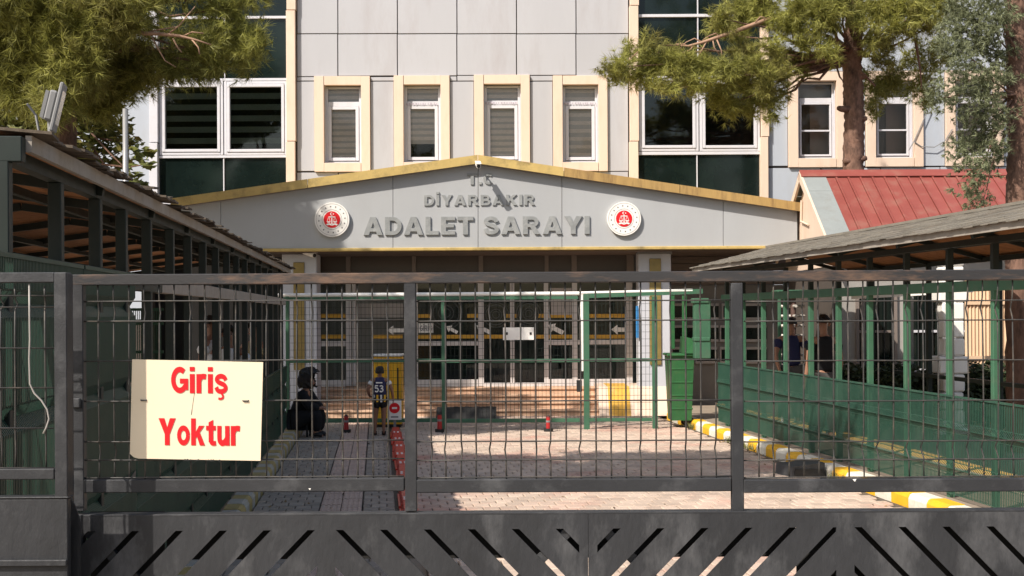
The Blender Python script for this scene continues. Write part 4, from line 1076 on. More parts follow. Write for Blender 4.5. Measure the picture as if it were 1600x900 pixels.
# fallen leaves, crumbs and weeds on the paving
V = []
for k in range(420):
    if k < 170: u, v = random.uniform(-1.2, .22), random.uniform(11.5, 21)
    elif k < 300: u, v = 5.12-abs(random.gauss(0, .12)), random.uniform(10.5, 22)
    else: u, v = random.uniform(.5, 5.0), random.uniform(11.5, 22)
    c = Vector(C(u, v, .006)); a = random.uniform(0, 6.28); L = random.uniform(.012, .04)
    d = Vector((math.cos(a), math.sin(a), random.uniform(-.05, .5)))*L; e = Vector((-math.sin(a), math.cos(a), .1))*L*.4
    V.append((tuple(c-d*.5), tuple(c+e), tuple(c+d), tuple(c-e)))
b = MB()
for q in V: b.add(q, [(0, 1, 2, 3)])
tag(b.build('fallen_leaves', mat('dry_leaves', (.20, .13, .06), .8, .3, 3, island=.5), recalc=False), kind='stuff')
b = MB()
for k in range(60):
    v = random.choice((17.2, 17.6, 18.3, 13.9, 20.6))+random.gauss(0, .12); u = 5.13-abs(random.gauss(0, .04)); c = Vector(C(u, v, 0))
    for q in range(5):
        a = random.uniform(0, 6.28); h = random.uniform(.04, .13); o = Vector((math.cos(a)*h*.6, math.sin(a)*h*.6, h)); w = Vector((-math.sin(a), math.cos(a), 0))*.006
        b.add([tuple(c-w), tuple(c+w), tuple(c+o)], [(0, 1, 2)])
tag(b.build('weeds', mat('dry_weeds', (.16, .17, .06), .7, .3, 5, island=.4), recalc=False), kind='stuff')
# ================================================================== RED-ROOFED HUT, RIGHT SIDE
hut = empty('gatehouse', (7.5, 23, 0), 'small gatehouse with a red metal roof behind the right shelter', 'building')
HX = 5.2; YR, ZR = 23.0, W(1253, 272, 23.0)[2]; YE, ZE = 20.95, W(1295, 384, 20.95)[2]; YB = 25.0; ZB = ZR-(ZR-ZE)*(YB-YR)/(YR-YE)
XE = 13.0
def roof_pt(X, t, side=-1):
    ye, ze = (YE, ZE) if side < 0 else (YB, ZB)
    return (X, YR+(ye-YR)*t, ZR+(ze-ZR)*t)
pitch = .215; x = HX+.40; nx = 0
seam = None
while x < XE-.1:
    b = MB(); d = .012
    def sheet(t0, t1, xa, xb, h0, h1):
        p = [roof_pt(xa, t0), roof_pt(xb, t0), roof_pt(xb, t1), roof_pt(xa, t1)]
        q = [(a, y-.02*0, z+h1) for a, y, z in p]; p = [(a, y, z+h0) for a, y, z in p]
        b.add(p+q, [(0,1,2,3),(4,5,6,7),(0,1,5,4),(1,2,6,5),(2,3,7,6),(3,0,4,7)])
    j = random.uniform(-.003, .003)
    sheet(.07, 1.03, x+.016, x+pitch-.036, 0+j, d+j); sheet(.06, 1.03, x+pitch-.028, x+pitch+.004, 0, .032)
    b.build('roof_sheet', M_redroof, hut); x += pitch
b = MB(); b.prism([(YR-.16, ZR-.055), (YR, ZR+.075), (YR+.2, ZR-.05), (YR+.18, ZR-.07), (YR, ZR+.045), (YR-.15, ZR-.07)], HX-.02, XE, 'x'); b.build('ridge_cap', M_redroof, hut)
b = MB(); p = [roof_pt(HX+.3, .05, 1), roof_pt(XE, .05, 1), roof_pt(XE, 1, 1), roof_pt(HX+.3, 1, 1)]; b.add(p+[(a, y, z+.02) for a, y, z in p], [(0,1,2,3),(4,5,6,7),(0,1,5,4),(1,2,6,5),(2,3,7,6),(3,0,4,7)]); b.build('roof_sheet', M_redroof, hut)
M_verge = mat('pale_blue_flashing', (.235, .255, .25), .5, .1, 3, dirt=(.19, .18, .16), dirt_amt=.4, dirt_scale=5)
for s in (-1, 1):
    for t0, t1 in ((.0, .27), (.275, 1.03)):
        b = MB(); p = [roof_pt(HX+.012, t0, s), roof_pt(HX+.42, t0, s), roof_pt(HX+.42, t1, s), roof_pt(HX+.012, t1, s)]
        b.add([(a, y, z+.016) for a, y, z in p]+[(a, y, z+.024) for a, y, z in p], [(0,1,2,3),(4,5,6,7),(0,1,5,4),(1,2,6,5),(2,3,7,6),(3,0,4,7)]); b.build('verge_flashing', M_verge, hut)
    b = MB(); p = [roof_pt(HX-.03, -.01, s), roof_pt(HX+.01, -.01, s), roof_pt(HX+.01, 1.04, s), roof_pt(HX-.03, 1.04, s)]
    b.add([(a, y, z-.13) for a, y, z in p]+[(a, y, z+.03) for a, y, z in p], [(0,1,2,3),(4,5,6,7),(0,1,5,4),(1,2,6,5),(2,3,7,6),(3,0,4,7)]); b.build('barge_board', M_cream, hut)
b = MB(); b.prism([(YE+.25, 2.66), (YB-.25, 2.66), (YB-.25, ZB-.02), (YR, ZR-.10), (YE+.25, ZE+.02)], HX+.10, HX+.22, 'x'); b.build('gable_wall', M_cream, hut)
MB().box(HX+.11, HX+.22, YE+.25, YB-.25, -.06, 2.655).build('side_wall', mat('dark_side_wall', (.07, .058, .05), .7, .15, 2), hut)
b = MB(); b.tube([(HX+.07, YR+.25, ZR-.45), (HX+.07, YR+.3, 3.55), (HX+.07, YR-.25, 3.45)], .02, 6); b.build('gable_pipe', M_cream, hut)
wallm = mat('gatehouse_wall', (.30, .285, .265), .75, .1, 2)
MB().box(HX+.23, XE, YE+.3, YE+.42, -.05, ZE+.1).build('front_wall', wallm, hut)
for xa in (5.7, 6.5, 7.3, 8.25, 9.3, 10.4):
    b = MB(); wd = .68; y = YE+.29
    for (a, c, z0, z1) in ((xa, xa+.05, .9, 2.3), (xa+wd-.05, xa+wd, .9, 2.3), (xa+.05, xa+wd-.05, 2.25, 2.3), (xa+.05, xa+wd-.05, .9, .95), (xa+.05, xa+wd-.05, 1.55, 1.59)): b.box(a, c, y-.05, y+.01, z0, z1)
    w_ = b.build('window', M_pvc if xa > 6 else M_brownfr, hut)
    MB().box(xa+.05, xa+wd-.05, y-.02, y-.005, .95, 2.25).build('pane', M_spandrel, w_)
    for k in range(5): MB().tube([(xa+.1+k*.12, y-.06, .95), (xa+.1+k*.12, y-.06, 2.25)], .009, 5).build('window_bar', M_blackm, w_)

# full-height turnstile
tn = empty('turnstile', C(6.95, 20.9, .12), 'full height turnstile with pale rungs at the end of the right shelter', 'turnstile')
tm = mat('pale_rung', (.46, .43, .39), .5, .1, 6)
cu, cv = C(6.95, 20.9)[:2]
for dx in (-.26, .26): MB().box(cu+dx-.025, cu+dx+.025, cv-.15, cv-.1, .12, 2.2, .005).build('frame_post', M_green, tn)
MB().box(cu-.3, cu+.3, cv-.16, cv+.3, 2.2, 2.27, .008).build('frame_head', M_green, tn)
MB().tube([(cu, cv, .12), (cu, cv, 2.2)], .045, 12).build('rotor_shaft', mat('brown_shaft', (.10, .06, .05), .5), tn)
for i in range(11):
    z = .35+i*.165
    for a in (0, 2.09, 4.19):
        MB().tube([(cu, cv, z), (cu+.24*math.cos(a+.5), cv+.24*math.sin(a+.5), z)], .024, 8).build('rung', tm, tn)

# white stone gate pillar, tan sheet fence, pale rail, hedge beyond the shelter
pl = empty('stone_pillar', W(1487, 560, 18.6)[:2]+(0,), 'white layered stone pillar seen between the posts of the right shelter', 'pillar')
pxm = W(1487, 560, 18.6)[0]; z = -.05; i = 0
for i in range(11):
    h = .26; w_ = .15 if i % 4 else .22
    MB().box(pxm-w_+random.uniform(-.012, .012), pxm+w_+random.uniform(-.012, .012), 18.5, 18.5+2*w_, z+.006, z+h-.006, .02).build('stone', M_white, pl); z += h
tf = empty('sheet_fence', (W(1560, 500, 20)[0], 20, 0), 'sunlit tan corrugated sheet fence at the far right behind the shelter posts', 'fence')
x = W(1508, 500, 20)[0]; k = 0
while x < W(1760, 500, 20)[0]:
    b = MB(); n = 6
    for q in range(n):
        xa = x+q*.055; b.prism([(xa, 20.0), (xa+.028, 19.975), (xa+.05, 20.0), (xa+.05, 20.02), (xa, 20.02)], -.05, 2.42+.01*(k % 2), 'z')
    b.build('sheet', M_tan, tf); x += n*.055+.004; k += 1
for z in (.6, 1.15, 2.0): MB().box(W(1508, 500, 20)[0], W(1760, 500, 20)[0], 19.955, 19.972, z, z+.05).build('rail', M_tan, tf)
rl = empty('white_rail', W(1420, 457, 19.5), 'thin white rail running behind the right shelter posts', 'rail')
p, q = W(1330, 463, 19.4), W(1520, 452, 19.0)
MB().bar(p, q, .05, .09).build('bar', M_white, rl)
for t in (.1, .5, .9): c = [p[i]+(q[i]-p[i])*t for i in range(3)]; MB().box(c[0]-.025, c[0]+.025, c[1]-.02, c[1]+.03, 0, c[2]-.05).build('rail_post', M_grey, rl)

def leaf_cloud(cs, n, size, jit, flat=.4, quad=True):
    """Leaf quads spread through ellipsoids cs = (centre, radii); returns verts, faces as arrays."""
    V = []; 
    tot = sum(r[0]*r[1]*r[2] for _, r in cs)
    for c, r in cs:
        m = max(20, int(n*r[0]*r[1]*r[2]/tot))
        d = rng.normal(size=(m, 3)); d /= np.linalg.norm(d, axis=1)[:, None]
        rad = rng.random(m)**.45
        # sub-clumps so that the outline breaks up
        ctr = np.array(c)+d*rad[:, None]*np.array(r)
        a = rng.normal(size=(m, 3)); a[:, 2] *= flat; a /= np.linalg.norm(a, axis=1)[:, None]
        b = np.cross(a, rng.normal(size=(m, 3))); b /= np.linalg.norm(b, axis=1)[:, None]
        L = size*(.6+.8*rng.random(m))[:, None]; w = L*jit
        V.append(np.stack([ctr-a*L, ctr+b*w, ctr+a*L, ctr-b*w], 1))
    V = np.concatenate(V); return V
def quads(name, V, mt, parent, org=(0, 0, 0)):
    n, k = V.shape[0], V.shape[1]; me = bpy.data.meshes.new(name)
    me.vertices.add(n*k); me.vertices.foreach_set('co', (V.reshape(-1, 3)-np.array(org)).astype(np.float32).ravel())
    me.loops.add(n*k); me.loops.foreach_set('vertex_index', np.arange(n*k, dtype=np.int32))
    me.polygons.add(n); me.polygons.foreach_set('loop_start', np.arange(0, n*k, k, dtype=np.int32))
    me.update(calc_edges=True); me.validate(); me.materials.append(mt)
    return link(name, me, parent, org)
hd = empty('hedge', W(1450, 600, 19)[:2]+(0,), 'dark clipped hedge behind the right shelter', 'hedge')
cs = [((W(x, 600, 18.9)[0], 18.9+random.uniform(-.2, .2), .62+random.uniform(-.05, .08)), (.34, .35, .5)) for x in range(1290, 1700, 28)]
tag(quads('leaves', leaf_cloud(cs, 26000, .045, .45), M_hedge, hd), kind='stuff')
for x in range(1300, 1700, 40): X = W(x, 600, 18.9)[0]; MB().tube([(X, 18.9, 0), (X+random.uniform(-.1, .1), 18.9, .6)], [.03, .015], 5).build('stem', M_bark, hd)

# ================================================================== LEFT SIDE
cab = empty('cabin', C(-5.2, 11, 0), 'beige cabin behind the left shelter with a doorway and a black arrow', 'building')
MB(C).box(-6.4, -4.0, 8.3, 8.45, .12, 2.45).build('end_wall', M_beige, cab); MB(C).box(-4.15, -4.0, 8.452, 14, .12, 2.45).build('side_wall', M_beige, cab)
MB(C).box(-6.5, -3.95, 8.2, 14.1, 2.452, 2.50).build('roof', M_grey, cab)
b = MB(C); b.box(-3.998, -3.96, 12.6, 12.68, .12, 2.3); b.box(-3.998, -3.96, 13.5, 13.58, .12, 2.3); b.box(-3.998, -3.96, 12.68, 13.5, 2.2, 2.3); b.build('door_frame', M_white, cab)
MB(C).box(-3.997, -3.975, 12.682, 13.498, .14, 2.198).build('door', mat('cream_door', (.46, .40, .31), .6), cab)
b = MB(C); b.prism([(9.0, 2.10), (9.22, 2.2), (9.22, 2.14), (10.0, 2.14), (10.0, 2.06), (9.22, 2.06), (9.22, 2.0)], -3.998, -3.98, 'x'); b.build('arrow_sign', M_blackm, cab)
MB(C).box(-3.998, -3.985, 11.3, 11.9, 1.3, 2.2).build('notice', M_white, cab)
fl = empty('floodlight', W(85, 205, 6.0), 'tilted floodlight standing on the near corner of the left shelter roof', 'floodlight')
o = W(88, 168, 6.0); R_ = Matrix.Translation(Vector(o)) @ Matrix.Rotation(math.radians(14), 4, 'Y') @ Matrix.Rotation(math.radians(104), 4, 'Z') @ Matrix.Scale(.8, 4)
def RB(x0, x1, y0, y1, z0, z1, c=.0):
    b = MB(lambda x, y, z: tuple(R_ @ Vector((x, y, z)))); return b.box(x0, x1, y0, y1, z0, z1, c)
RB(-.10, .10, -.022, .0, -.145, .145, .006).build('bezel', M_grey, fl); RB(-.085, .085, -.0245, -.0225, -.10, .10).build('lens', mat('led_lens', (.6, .6, .58), .2), fl)
RB(-.075, .075, .001, .05, -.09, .09, .012).build('housing', M_grey, fl)
for k in range(6): RB(-.07+k*.026, -.062+k*.026, .051, .07, -.08, .08).build('fin', M_grey, fl)
b = MB(); q0 = R_ @ Vector((0, .04, 0)); q1 = W(80, 207, 6.0); b.bar(q0, (q1[0], q1[1], 2.60), .02, .012); b.bar((q1[0]-.06, 6.0, 2.625), (q1[0]+.08, 6.0, 2.625), .03, .02); b.build('bracket', M_steel, fl)
b = MB(); b.tube([(q1[0]-.05, 6.05, 2.63), (q1[0]-.09, 6.05, 2.85), (q1[0]-.12, 6.02, 2.9)], .006, 5); b.build('cable', M_grey, fl)
po = empty('lamp_pole', W(197, 400, 16.0)[:2]+(0,), 'slim grey pole rising behind the left shelter', 'pole')
X = W(197, 400, 16.0)[0]; MB().tube([(X, 16, 0), (X, 16, W(197, 170, 16)[2])], [.045, .035], 10).build('shaft', M_steel, po, smooth=True)
MB().box(X-.1, X+.1, 15.9, 16.1, -.02, .03).build('base_plate', M_steel, po)

# ================================================================== TREES
def needles(cs, dens, L, wd, spread=.75, droop=.15, tuft=13, clump=.14):
    """Pine tufts: thin needle triangles fanning from twig ends scattered through ellipsoids, with sub-clumps."""
    out = []
    for c, r in cs:
        c = np.array(c); r = np.array(r)
        ns = max(5, int(dens*(r[0]*r[2])*4.2))           # sub-clumps (twig ends)
        d = rng.normal(size=(ns, 3)); d /= np.linalg.norm(d, axis=1)[:, None]
        sc = c + d*(rng.random(ns)**.5)[:, None]*r
        sd = d*.75 + np.array([0, 0, .22]) + rng.normal(size=(ns, 3))*.35; sd /= np.linalg.norm(sd, axis=1)[:, None]
        nt = 9
        tc = np.repeat(sc, nt, 0) + np.repeat(sd, nt, 0)*(rng.random(ns*nt)[:, None]-.5)*.42 + rng.normal(size=(ns*nt, 3))*clump*.45
        td = np.repeat(sd, nt, 0) + rng.normal(size=(ns*nt, 3))*.42; td /= np.linalg.norm(td, axis=1)[:, None]
        m = len(tc)*tuft
        P = np.repeat(tc, tuft, 0); D = np.repeat(td, tuft, 0) + rng.normal(size=(m, 3))*spread; D[:, 2] -= droop
        D /= np.linalg.norm(D, axis=1)[:, None]
        S = np.cross(D, rng.normal(size=(m, 3))); S /= np.linalg.norm(S, axis=1)[:, None]
        ll = (L*(.65+.6*rng.random(m)))[:, None]
        out.append(np.stack([P-S*wd/2, P+S*wd/2, P+D*ll], 1))
    return np.concatenate(out)
def px_cl(lst, Y, dy=.5, squash=1.0):
    res = []
    for (x, y, r) in lst:
        yy = Y + random.uniform(-dy, dy); c = W(x, y, yy); k = r*yy/F
        res.append((c, (k, k*1.1, k*.9*squash)))
    return res
def wob(p, q, n, amt):
    p, q = Vector(p), Vector(q); pts = []
    for i in range(n+1):
        t = i/n; a = amt*math.sin(PI*t)
        pts.append(p.lerp(q, t)+Vector((random.uniform(-a, a), random.uniform(-a, a), random.uniform(-a, a))))
    return pts
def trunk_mesh(pts, rs, n=16, rough=.12):
    b = MB(); fine = []; fr = []
    for i in range(len(pts)-1):
        for k in range(22):
            t = k/22; fine.append(Vector(pts[i]).lerp(Vector(pts[i+1]), t)); fr.append(rs[i]+(rs[i+1]-rs[i])*t)
    fine.append(Vector(pts[-1])); fr.append(rs[-1]); b.tube(fine, fr, n)
    ax = [f for f in fine for _ in range(n)]
    b.v = [tuple(Vector(v)+(Vector(v)-a)*random.uniform(-rough, rough)) for v, a in zip(b.v, ax)]
    return b

# left pine, leaning over the shelter roof
YA = 17.5
tr = empty('pine_tree', W(100, 600, YA)[:2]+(0,), 'large pine with sunlit yellow green needles overhanging the left shelter', 'tree')
base = W(98, 660, YA); tp = [(base[0], YA, -.1), W(99, 215, YA), W(101, 130, YA), W(96, 0, YA), W(-60, -300, YA+.6), W(-300, -620, YA+1)]
tb_ = trunk_mesh(tp, [.22, .17, .16, .14, .10, .05]); trk = tb_.build('trunk', M_bark, tr, smooth=True)
A1 = px_cl([(25, 45, 62), (105, 95, 58), (45, 135, 52), (130, 25, 62), (200, 15, 48), (20, -10, 62), (90, -40, 65), (-30, 90, 60), (-60, 20, 60), (130, 130, 34), (80, 170, 24)], YA-.9, .5) + \
     px_cl([(160, 118, 32), (192, 140, 20), (205, 110, 30), (150, 165, 22), (215, 85, 30), (185, 100, 34), (178, 170, 9), (218, 122, 12)], YA+.4, .35) + \
     px_cl([(258, 98, 14), (290, 92, 13), (322, 84, 14), (372, 66, 18), (392, 80, 12), (350, 62, 16), (345, 88, 14), (310, 78, 12), (272, 118, 6), (365, 15, 18), (335, 8, 20), (385, -8, 20), (250, 98, 16), (335, 104, 6), (318, 50, 8), (276, 60, 6), (404, 66, 6), (300, 112, 5), (238, 118, 8), (380, 98, 7), (392, 50, 9)], YA-.3, .3)
A2 = px_cl([(x, y, 120) for x, y in ((-40, -160), (120, -180), (250, -60), (380, -90), (-160, -60), (-120, -330), (-260, -360), (-350, -600), (-430, -660))], YA+.3, 1.3, .6)  # out-of-view clumps, added and placed for the shade they cast
tag(quads('crown', np.concatenate([needles(A1, 118, .175, .0095, spread=.6, droop=.2, tuft=16), needles(A2, 24, .18, .02)]), M_needle, tr), kind='stuff')
LT = tr
for c, r in A1[::2]+A2: 
    s = Vector(tp[3]).lerp(Vector(tp[2]), random.random()*.8) if c[2] < 7.5 else Vector(tp[4]).lerp(Vector(tp[3]), random.random())
    MB().tube(wob(s, c, 6, .10), [.04-.005*i for i in range(7)], 6).build('limb', M_bark, LT)
P = lambda x, y, d=-1.0: (W(x, y, YA+d)[0], YA+d, W(x, y, YA+d)[2])
br = MB()
br.tube([P(150, 30, .2), P(203, 46), P(225, 52), P(250, 53), P(280, 56), P(305, 62), P(330, 70)], [.035, .03, .027, .024, .02, .014, .006], 7)
for pts in ([(262, 54), (280, 40), (292, 25), (305, 10)], [(238, 58), (248, 78), (258, 95), (275, 105)], [(285, 57), (300, 50), (318, 52)], [(225, 52), (250, 46), (275, 42)], [(205, 48), (206, 62)], [(300, 62), (310, 74), (312, 85)], [(270, 60), (278, 75), (284, 82)], [(60, 28), (85, 24), (105, 18)]):
    br.tube([P(*p) for p in pts], [.012, .01, .008, .005][:len(pts)], 5)
br.build('bare_branch', M_branch, tr, smooth=True)

# unseen boughs added back along the sun to shade the gable's left part
HB = []
for x, y in ((290, 335), (292, 365), (330, 325), (330, 350), (330, 380), (368, 318), (368, 345), (368, 375), (405, 312), (405, 335), (405, 362), (410, 390), (436, 335), (440, 362), (450, 390), (468, 372), (480, 400), (300, 410), (360, 420), (420, 430), (470, 440), (515, 425), (400, 460)):
    P0 = Vector(W(x-16, y, PY)); dy = 5.2+random.uniform(-.4, .4); HB.append((tuple(P0-LDIR*(dy/LDIR.y)), (.42, .42, .36)))
tag(quads('added_shade_crown', needles(HB, 150, .17, .022), M_needle, tr), kind='stuff')
for c, r in HB[::3]: MB().tube(wob(tp[-1], c, 4, .1), [.04, .03, .02, .015, .01], 5).build('limb', M_bark, tr)

# dark broad-leaved tree further back on the left
YB2 = 21.0
t2 = empty('broadleaf_tree', W(60, 600, YB2)[:2]+(0,), 'dark leafy tree with rusty tinted leaves behind the left pine', 'tree')
B1 = px_cl([(20, 160, 50), (60, 205, 50), (10, 220, 40), (40, 110, 55), (95, 170, 45), (130, 175, 34), (120, 225, 35), (150, 245, 30), (165, 215, 34), (185, 250, 26), (205, 272, 16), (215, 245, 20), (232, 256, 11), (222, 288, 9), (150, 190, 38), (180, 195, 30), (200, 220, 24), (235, 240, 8), (100, 120, 60), (160, 140, 50), (10, 60, 70), (120, 60, 60), (200, 305, 8), (-60, 120, 80), (-70, 220, 60)], YB2, .6) + px_cl([(x, y, 130) for x, y in ((-60, -60), (60, -100), (-150, -30), (0, -220), (-200, 120))], YB2+1, .8)
tag(quads('crown', leaf_cloud(B1, 60000, .085, .40), M_leaf, t2), kind='stuff')
bb = trunk_mesh([(W(60, 600, YB2)[0], YB2, -.1), W(58, 280, YB2), W(62, 120, YB2), W(40, -60, YB2)], [.2, .16, .12, .06]); bb.build('trunk', M_bark, t2, smooth=True)
LT = t2
for c, r in B1[::2]: MB().tube(wob(W(60, random.uniform(100, 300), YB2), c, 5, .08), [.035, .03, .025, .02, .014, .008], 5).build('limb', M_bark, LT)

# middle pine behind the gatehouse roof
YC = 25.4
t3 = empty('pine_tree', W(1333, 600, YC)[:2]+(0,), 'pine with a straight bare trunk rising behind the red roof, boughs reaching across the facade', 'tree')
tp = [(W(1335, 640, YC)[0], YC, -.1), W(1333, 268, YC), W(1335, 180, YC), W(1331, 100, YC), W(1335, 30, YC), W(1333, -200, YC), W(1325, -480, YC)]
bb = trunk_mesh(tp, [.235, .205, .195, .19, .17, .12, .04], 18, .10)
for x, y, s in ((1313, 170, -1), (1349, 186, 1), (1349, 248, 1), (1322, 252, -1), (1348, 120, 1)):
    c = W(x, y, YC-.12); bb.tube([W(1333, y+2, YC-.08), c, (c[0]+s*.05, c[1]-.04, c[2]+.01)], [.085, .06, .045], 8)
bb.build('trunk', M_bark, t3, smooth=True)
C1 = px_cl([(948, 110, 8), (962, 116, 9), (975, 104, 10), (985, 118, 8), (985, 78, 6), (1000, 108, 11), (1012, 70, 9), (1022, 102, 12), (1045, 96, 12), (1042, 76, 7), (1070, 102, 13), (1058, 122, 10), (1032, 128, 8), (1078, 124, 10), (1096, 104, 12), (1100, 126, 9), (1012, 126, 6), (1112, 100, 9), (1045, 140, 6), (1088, 138, 6)], YC-1.2, .3) + \
     px_cl([(1128, 28, 13), (1148, 50, 13), (1122, 44, 8), (1162, 20, 18), (1195, 15, 20), (1158, 82, 13), (1142, 106, 13), (1180, 100, 12), (1212, 84, 14), (1198, 126, 14), (1158, 130, 12), (1130, 146, 8), (1148, 160, 8), (1120, 160, 6), (1178, 152, 10), (1202, 160, 6), (1140, 174, 5), (1208, 180, 5), (1222, 145, 8), (1225, 115, 11), (1240, 90, 11), (1232, 35, 18), (1258, 66, 12), (1252, 15, 20), (1280, 36, 13), (1288, 72, 7), (1278, 5, 16), (1298, 88, 5), (1310, 12, 14), (1346, 38, 9), (1302, 42, 9), (1362, 66, 9), (1318, -10, 16), (1290, 20, 14), (1150, 130, 9), (1135, 120, 10), (1165, 112, 10), (1190, 140, 10), (1112, 150, 7), (1172, 170, 6), (1250, 106, 7)], YC-.9, .5) + \
     px_cl([(1372, 16, 17), (1405, 10, 19), (1438, 20, 16), (1468, 6, 20), (1398, 42, 13), (1383, 70, 11), (1390, 95, 8), (1370, 50, 8), (1424, 46, 10), (1452, 40, 9), (1350, 14, 11), (1370, 90, 5), (1432, 5, 13)], YC-.6, .4)
C1b = px_cl([(1385, 125, 14), (1372, 140, 12), (1400, 138, 9), (1355, 135, 9), (1360, 160, 7), (1440, 125, 12), (1452, 145, 11), (1428, 140, 10), (1440, 105, 10), (1465, 70, 12), (1410, 112, 8), (1352, 115, 7), (1430, 75, 9), (1445, 85, 9), (1420, 95, 8), (1460, 100, 8), (1380, 150, 7), (1446, 160, 6), (1395, 120, 8), (1366, 175, 4), (1476, 90, 8)], YC+.3, .15)
C2 = px_cl([(x, y, 110) for x, y in ((1150, -120), (1260, -150), (1380, -120), (1480, -110), (1200, -300), (1330, -320), (1420, -280))], YC, 1.0, .6)
tag(quads('crown', np.concatenate([needles(C1, 160, .175, .011, spread=.6, droop=.22, tuft=16), needles(C1b, 110, .15, .011), needles(C2, 12, .18, .022)]), M_needle, t3), kind='stuff')
P = lambda x, y, d=-1.3: (W(x, y, YC+d)[0], YC+d, W(x, y, YC+d)[2])
br = MB()
br.tube([P(1330, 20, -.1), P(1270, 15, -.5), P(1200, 30, -.8), P(1165, 43, -1.1), P(1125, 57), P(1098, 66), P(1075, 72), P(1058, 70)], [.09, .06, .045, .04, .034, .028, .02, .01], 8)
for pts in ([(1098, 66), (1085, 60), (1072, 66), (1062, 76)], [(1085, 70), (1078, 78), (1068, 82)], [(1105, 63), (1098, 76), (1092, 86)], [(1113, 60), (1116, 74), (1124, 86)], [(1125, 57), (1118, 52), (1108, 56), (1098, 62)], [(1075, 72), (1066, 68), (1056, 69)], [(1180, 35), (1188, 26), (1196, 28)], [(1120, 62), (1127, 78), (1128, 90)], [(1000, 78), (985, 92), (975, 100)]):
    br.tube([P(*p) for p in pts], [.016, .013, .01, .006][:len(pts)], 5)
br.build('bare_branch', M_branch, t3, smooth=True)
LT = t3
for c, r in C1[::2]+C2: MB().tube(wob(W(1333, min(90, max(-330, 490-(c[2]-2.6)/YC*F)), YC), c, 6, .12), [.045-.006*i for i in range(7)], 6).build('limb', M_bark, LT)
for pts in ([(1331, 95), (1315, 70), (1295, 55)], [(1331, 80), (1310, 62), (1290, 62), (1280, 75)], [(1338, 95), (1360, 70), (1395, 45), (1430, 30)], [(1430, 60), (1434, 85), (1438, 110), (1440, 140)], [(1340, 110), (1352, 118), (1368, 135)], [(1295, 55), (1300, 80), (1312, 120), (1320, 130)]):
    MB().tube([P(x, y, -.15) for x, y in pts], [.035, .026, .018, .008][:len(pts)], 6).build('limb', M_bark, LT)

# right-hand pine trunk with grey-green cypress boughs
YD = 16.2
t4 = empty('cypress_tree', W(1592, 600, YD)[:2]+(0,), 'tall reddish trunk with grey green drooping foliage at the right edge', 'tree')
bb = trunk_mesh([(W(1596, 600, YD)[0], YD, -.1), W(1590, 330, YD), W(1594, 200, YD), W(1588, 60, YD), W(1586, -100, YD), W(1588, -420, YD)], [.19, .15, .145, .135, .13, .05], 16, .09)
bb.build('trunk', M_bark, t4, smooth=True)
D1 = px_cl([(1500, 45, 22), (1525, 30, 24), (1550, 40, 24), (1480, 70, 14), (1500, 80, 20), (1530, 70, 24), (1555, 85, 22), (1512, 105, 18), (1540, 115, 20), (1560, 130, 18), (1525, 140, 16), (1505, 130, 10), (1545, 155, 20), (1515, 165, 14), (1560, 175, 16), (1535, 190, 18), (1510, 195, 10), (1550, 210, 18), (1525, 220, 15), (1505, 232, 9), (1540, 240, 14), (1515, 255, 12), (1530, 268, 9), (1516, 290, 8), (1492, 150, 9), (1474, 158, 8), (1462, 150, 5), (1545, 260, 8), (1568, 200, 12), (1480, 40, 12), (1565, 30, 18), (1522, 305, 5), (1534, 320, 5), (1495, 235, 7), (1565, 230, 10), (1500, 15, 24), (1550, 5, 26), (1487, 105, 9)], YD-.3, .35)
D2 = px_cl([(x, y, 80) for x, y in ((1520, -90), (1600, -100), (1680, -60), (1560, -220), (1640, -240), (1600, -360), (1690, 60))], YD, .7, .6)
def feather(cs, dens):
    return needles(cs, dens, .075, .011, spread=.55, droop=.1, tuft=14, clump=.12)
tag(quads('crown', np.concatenate([feather(D1, 112), needles(D2, 22, .12, .02)]), M_needle2, t4), kind='stuff')
P = lambda x, y, d=-.2: (W(x, y, YD+d)[0], YD+d, W(x, y, YD+d)[2])
LT = t4
for c, r in D1[::2]+D2: MB().tube(wob(W(1590, min(150, 490-(c[2]-2.3)/YD*F), YD), c, 6, .05), [.022-.003*i for i in range(7)], 5).build('limb', M_bark, LT)
MB().tube([P(1580, 236), P(1565, 234), P(1552, 232)], [.02, .014, .01], 6).build('limb', M_bark, LT)

# unseen tree added off to the left, crown laid out to shade the forecourt
YE2 = 10.6
t5 = empty('pine_tree', (-6.6, YE2, 0), 'unseen pine added beyond the left edge to shade the footpath and forecourt', 'tree')
trunk_mesh([(-6.6, YE2, -.1), (-6.5, YE2, 4), (-6.2, YE2, 8)], [.24, .18, .08]).build('trunk', M_bark, t5, smooth=True)
E1 = []
for X, Y in [(-5.3+i*.82, 9.9+j*.95+.1*i) for i in range(6) for j in range(3)]:
    E1.append(((X+random.uniform(-.15, .15), Y+random.uniform(-.1, .1), 6.3+random.uniform(-.2, .5)), (.62, .62, .3)))
for k in range(10): E1.append(((random.uniform(-6.9, -5.6), random.uniform(9.0, 12.0), random.uniform(5.6, 8.2)), (.7, .7, .38)))
tag(quads('crown', needles(E1, 75, .17, .022), M_needle, t5), kind='stuff')
LT = t5
for c, r in E1: MB().tube(wob((-6.4, YE2, random.uniform(4.2, 6.5)), c, 5, .1), [.05, .04, .03, .024, .018, .01], 5).build('limb', M_bark, LT)
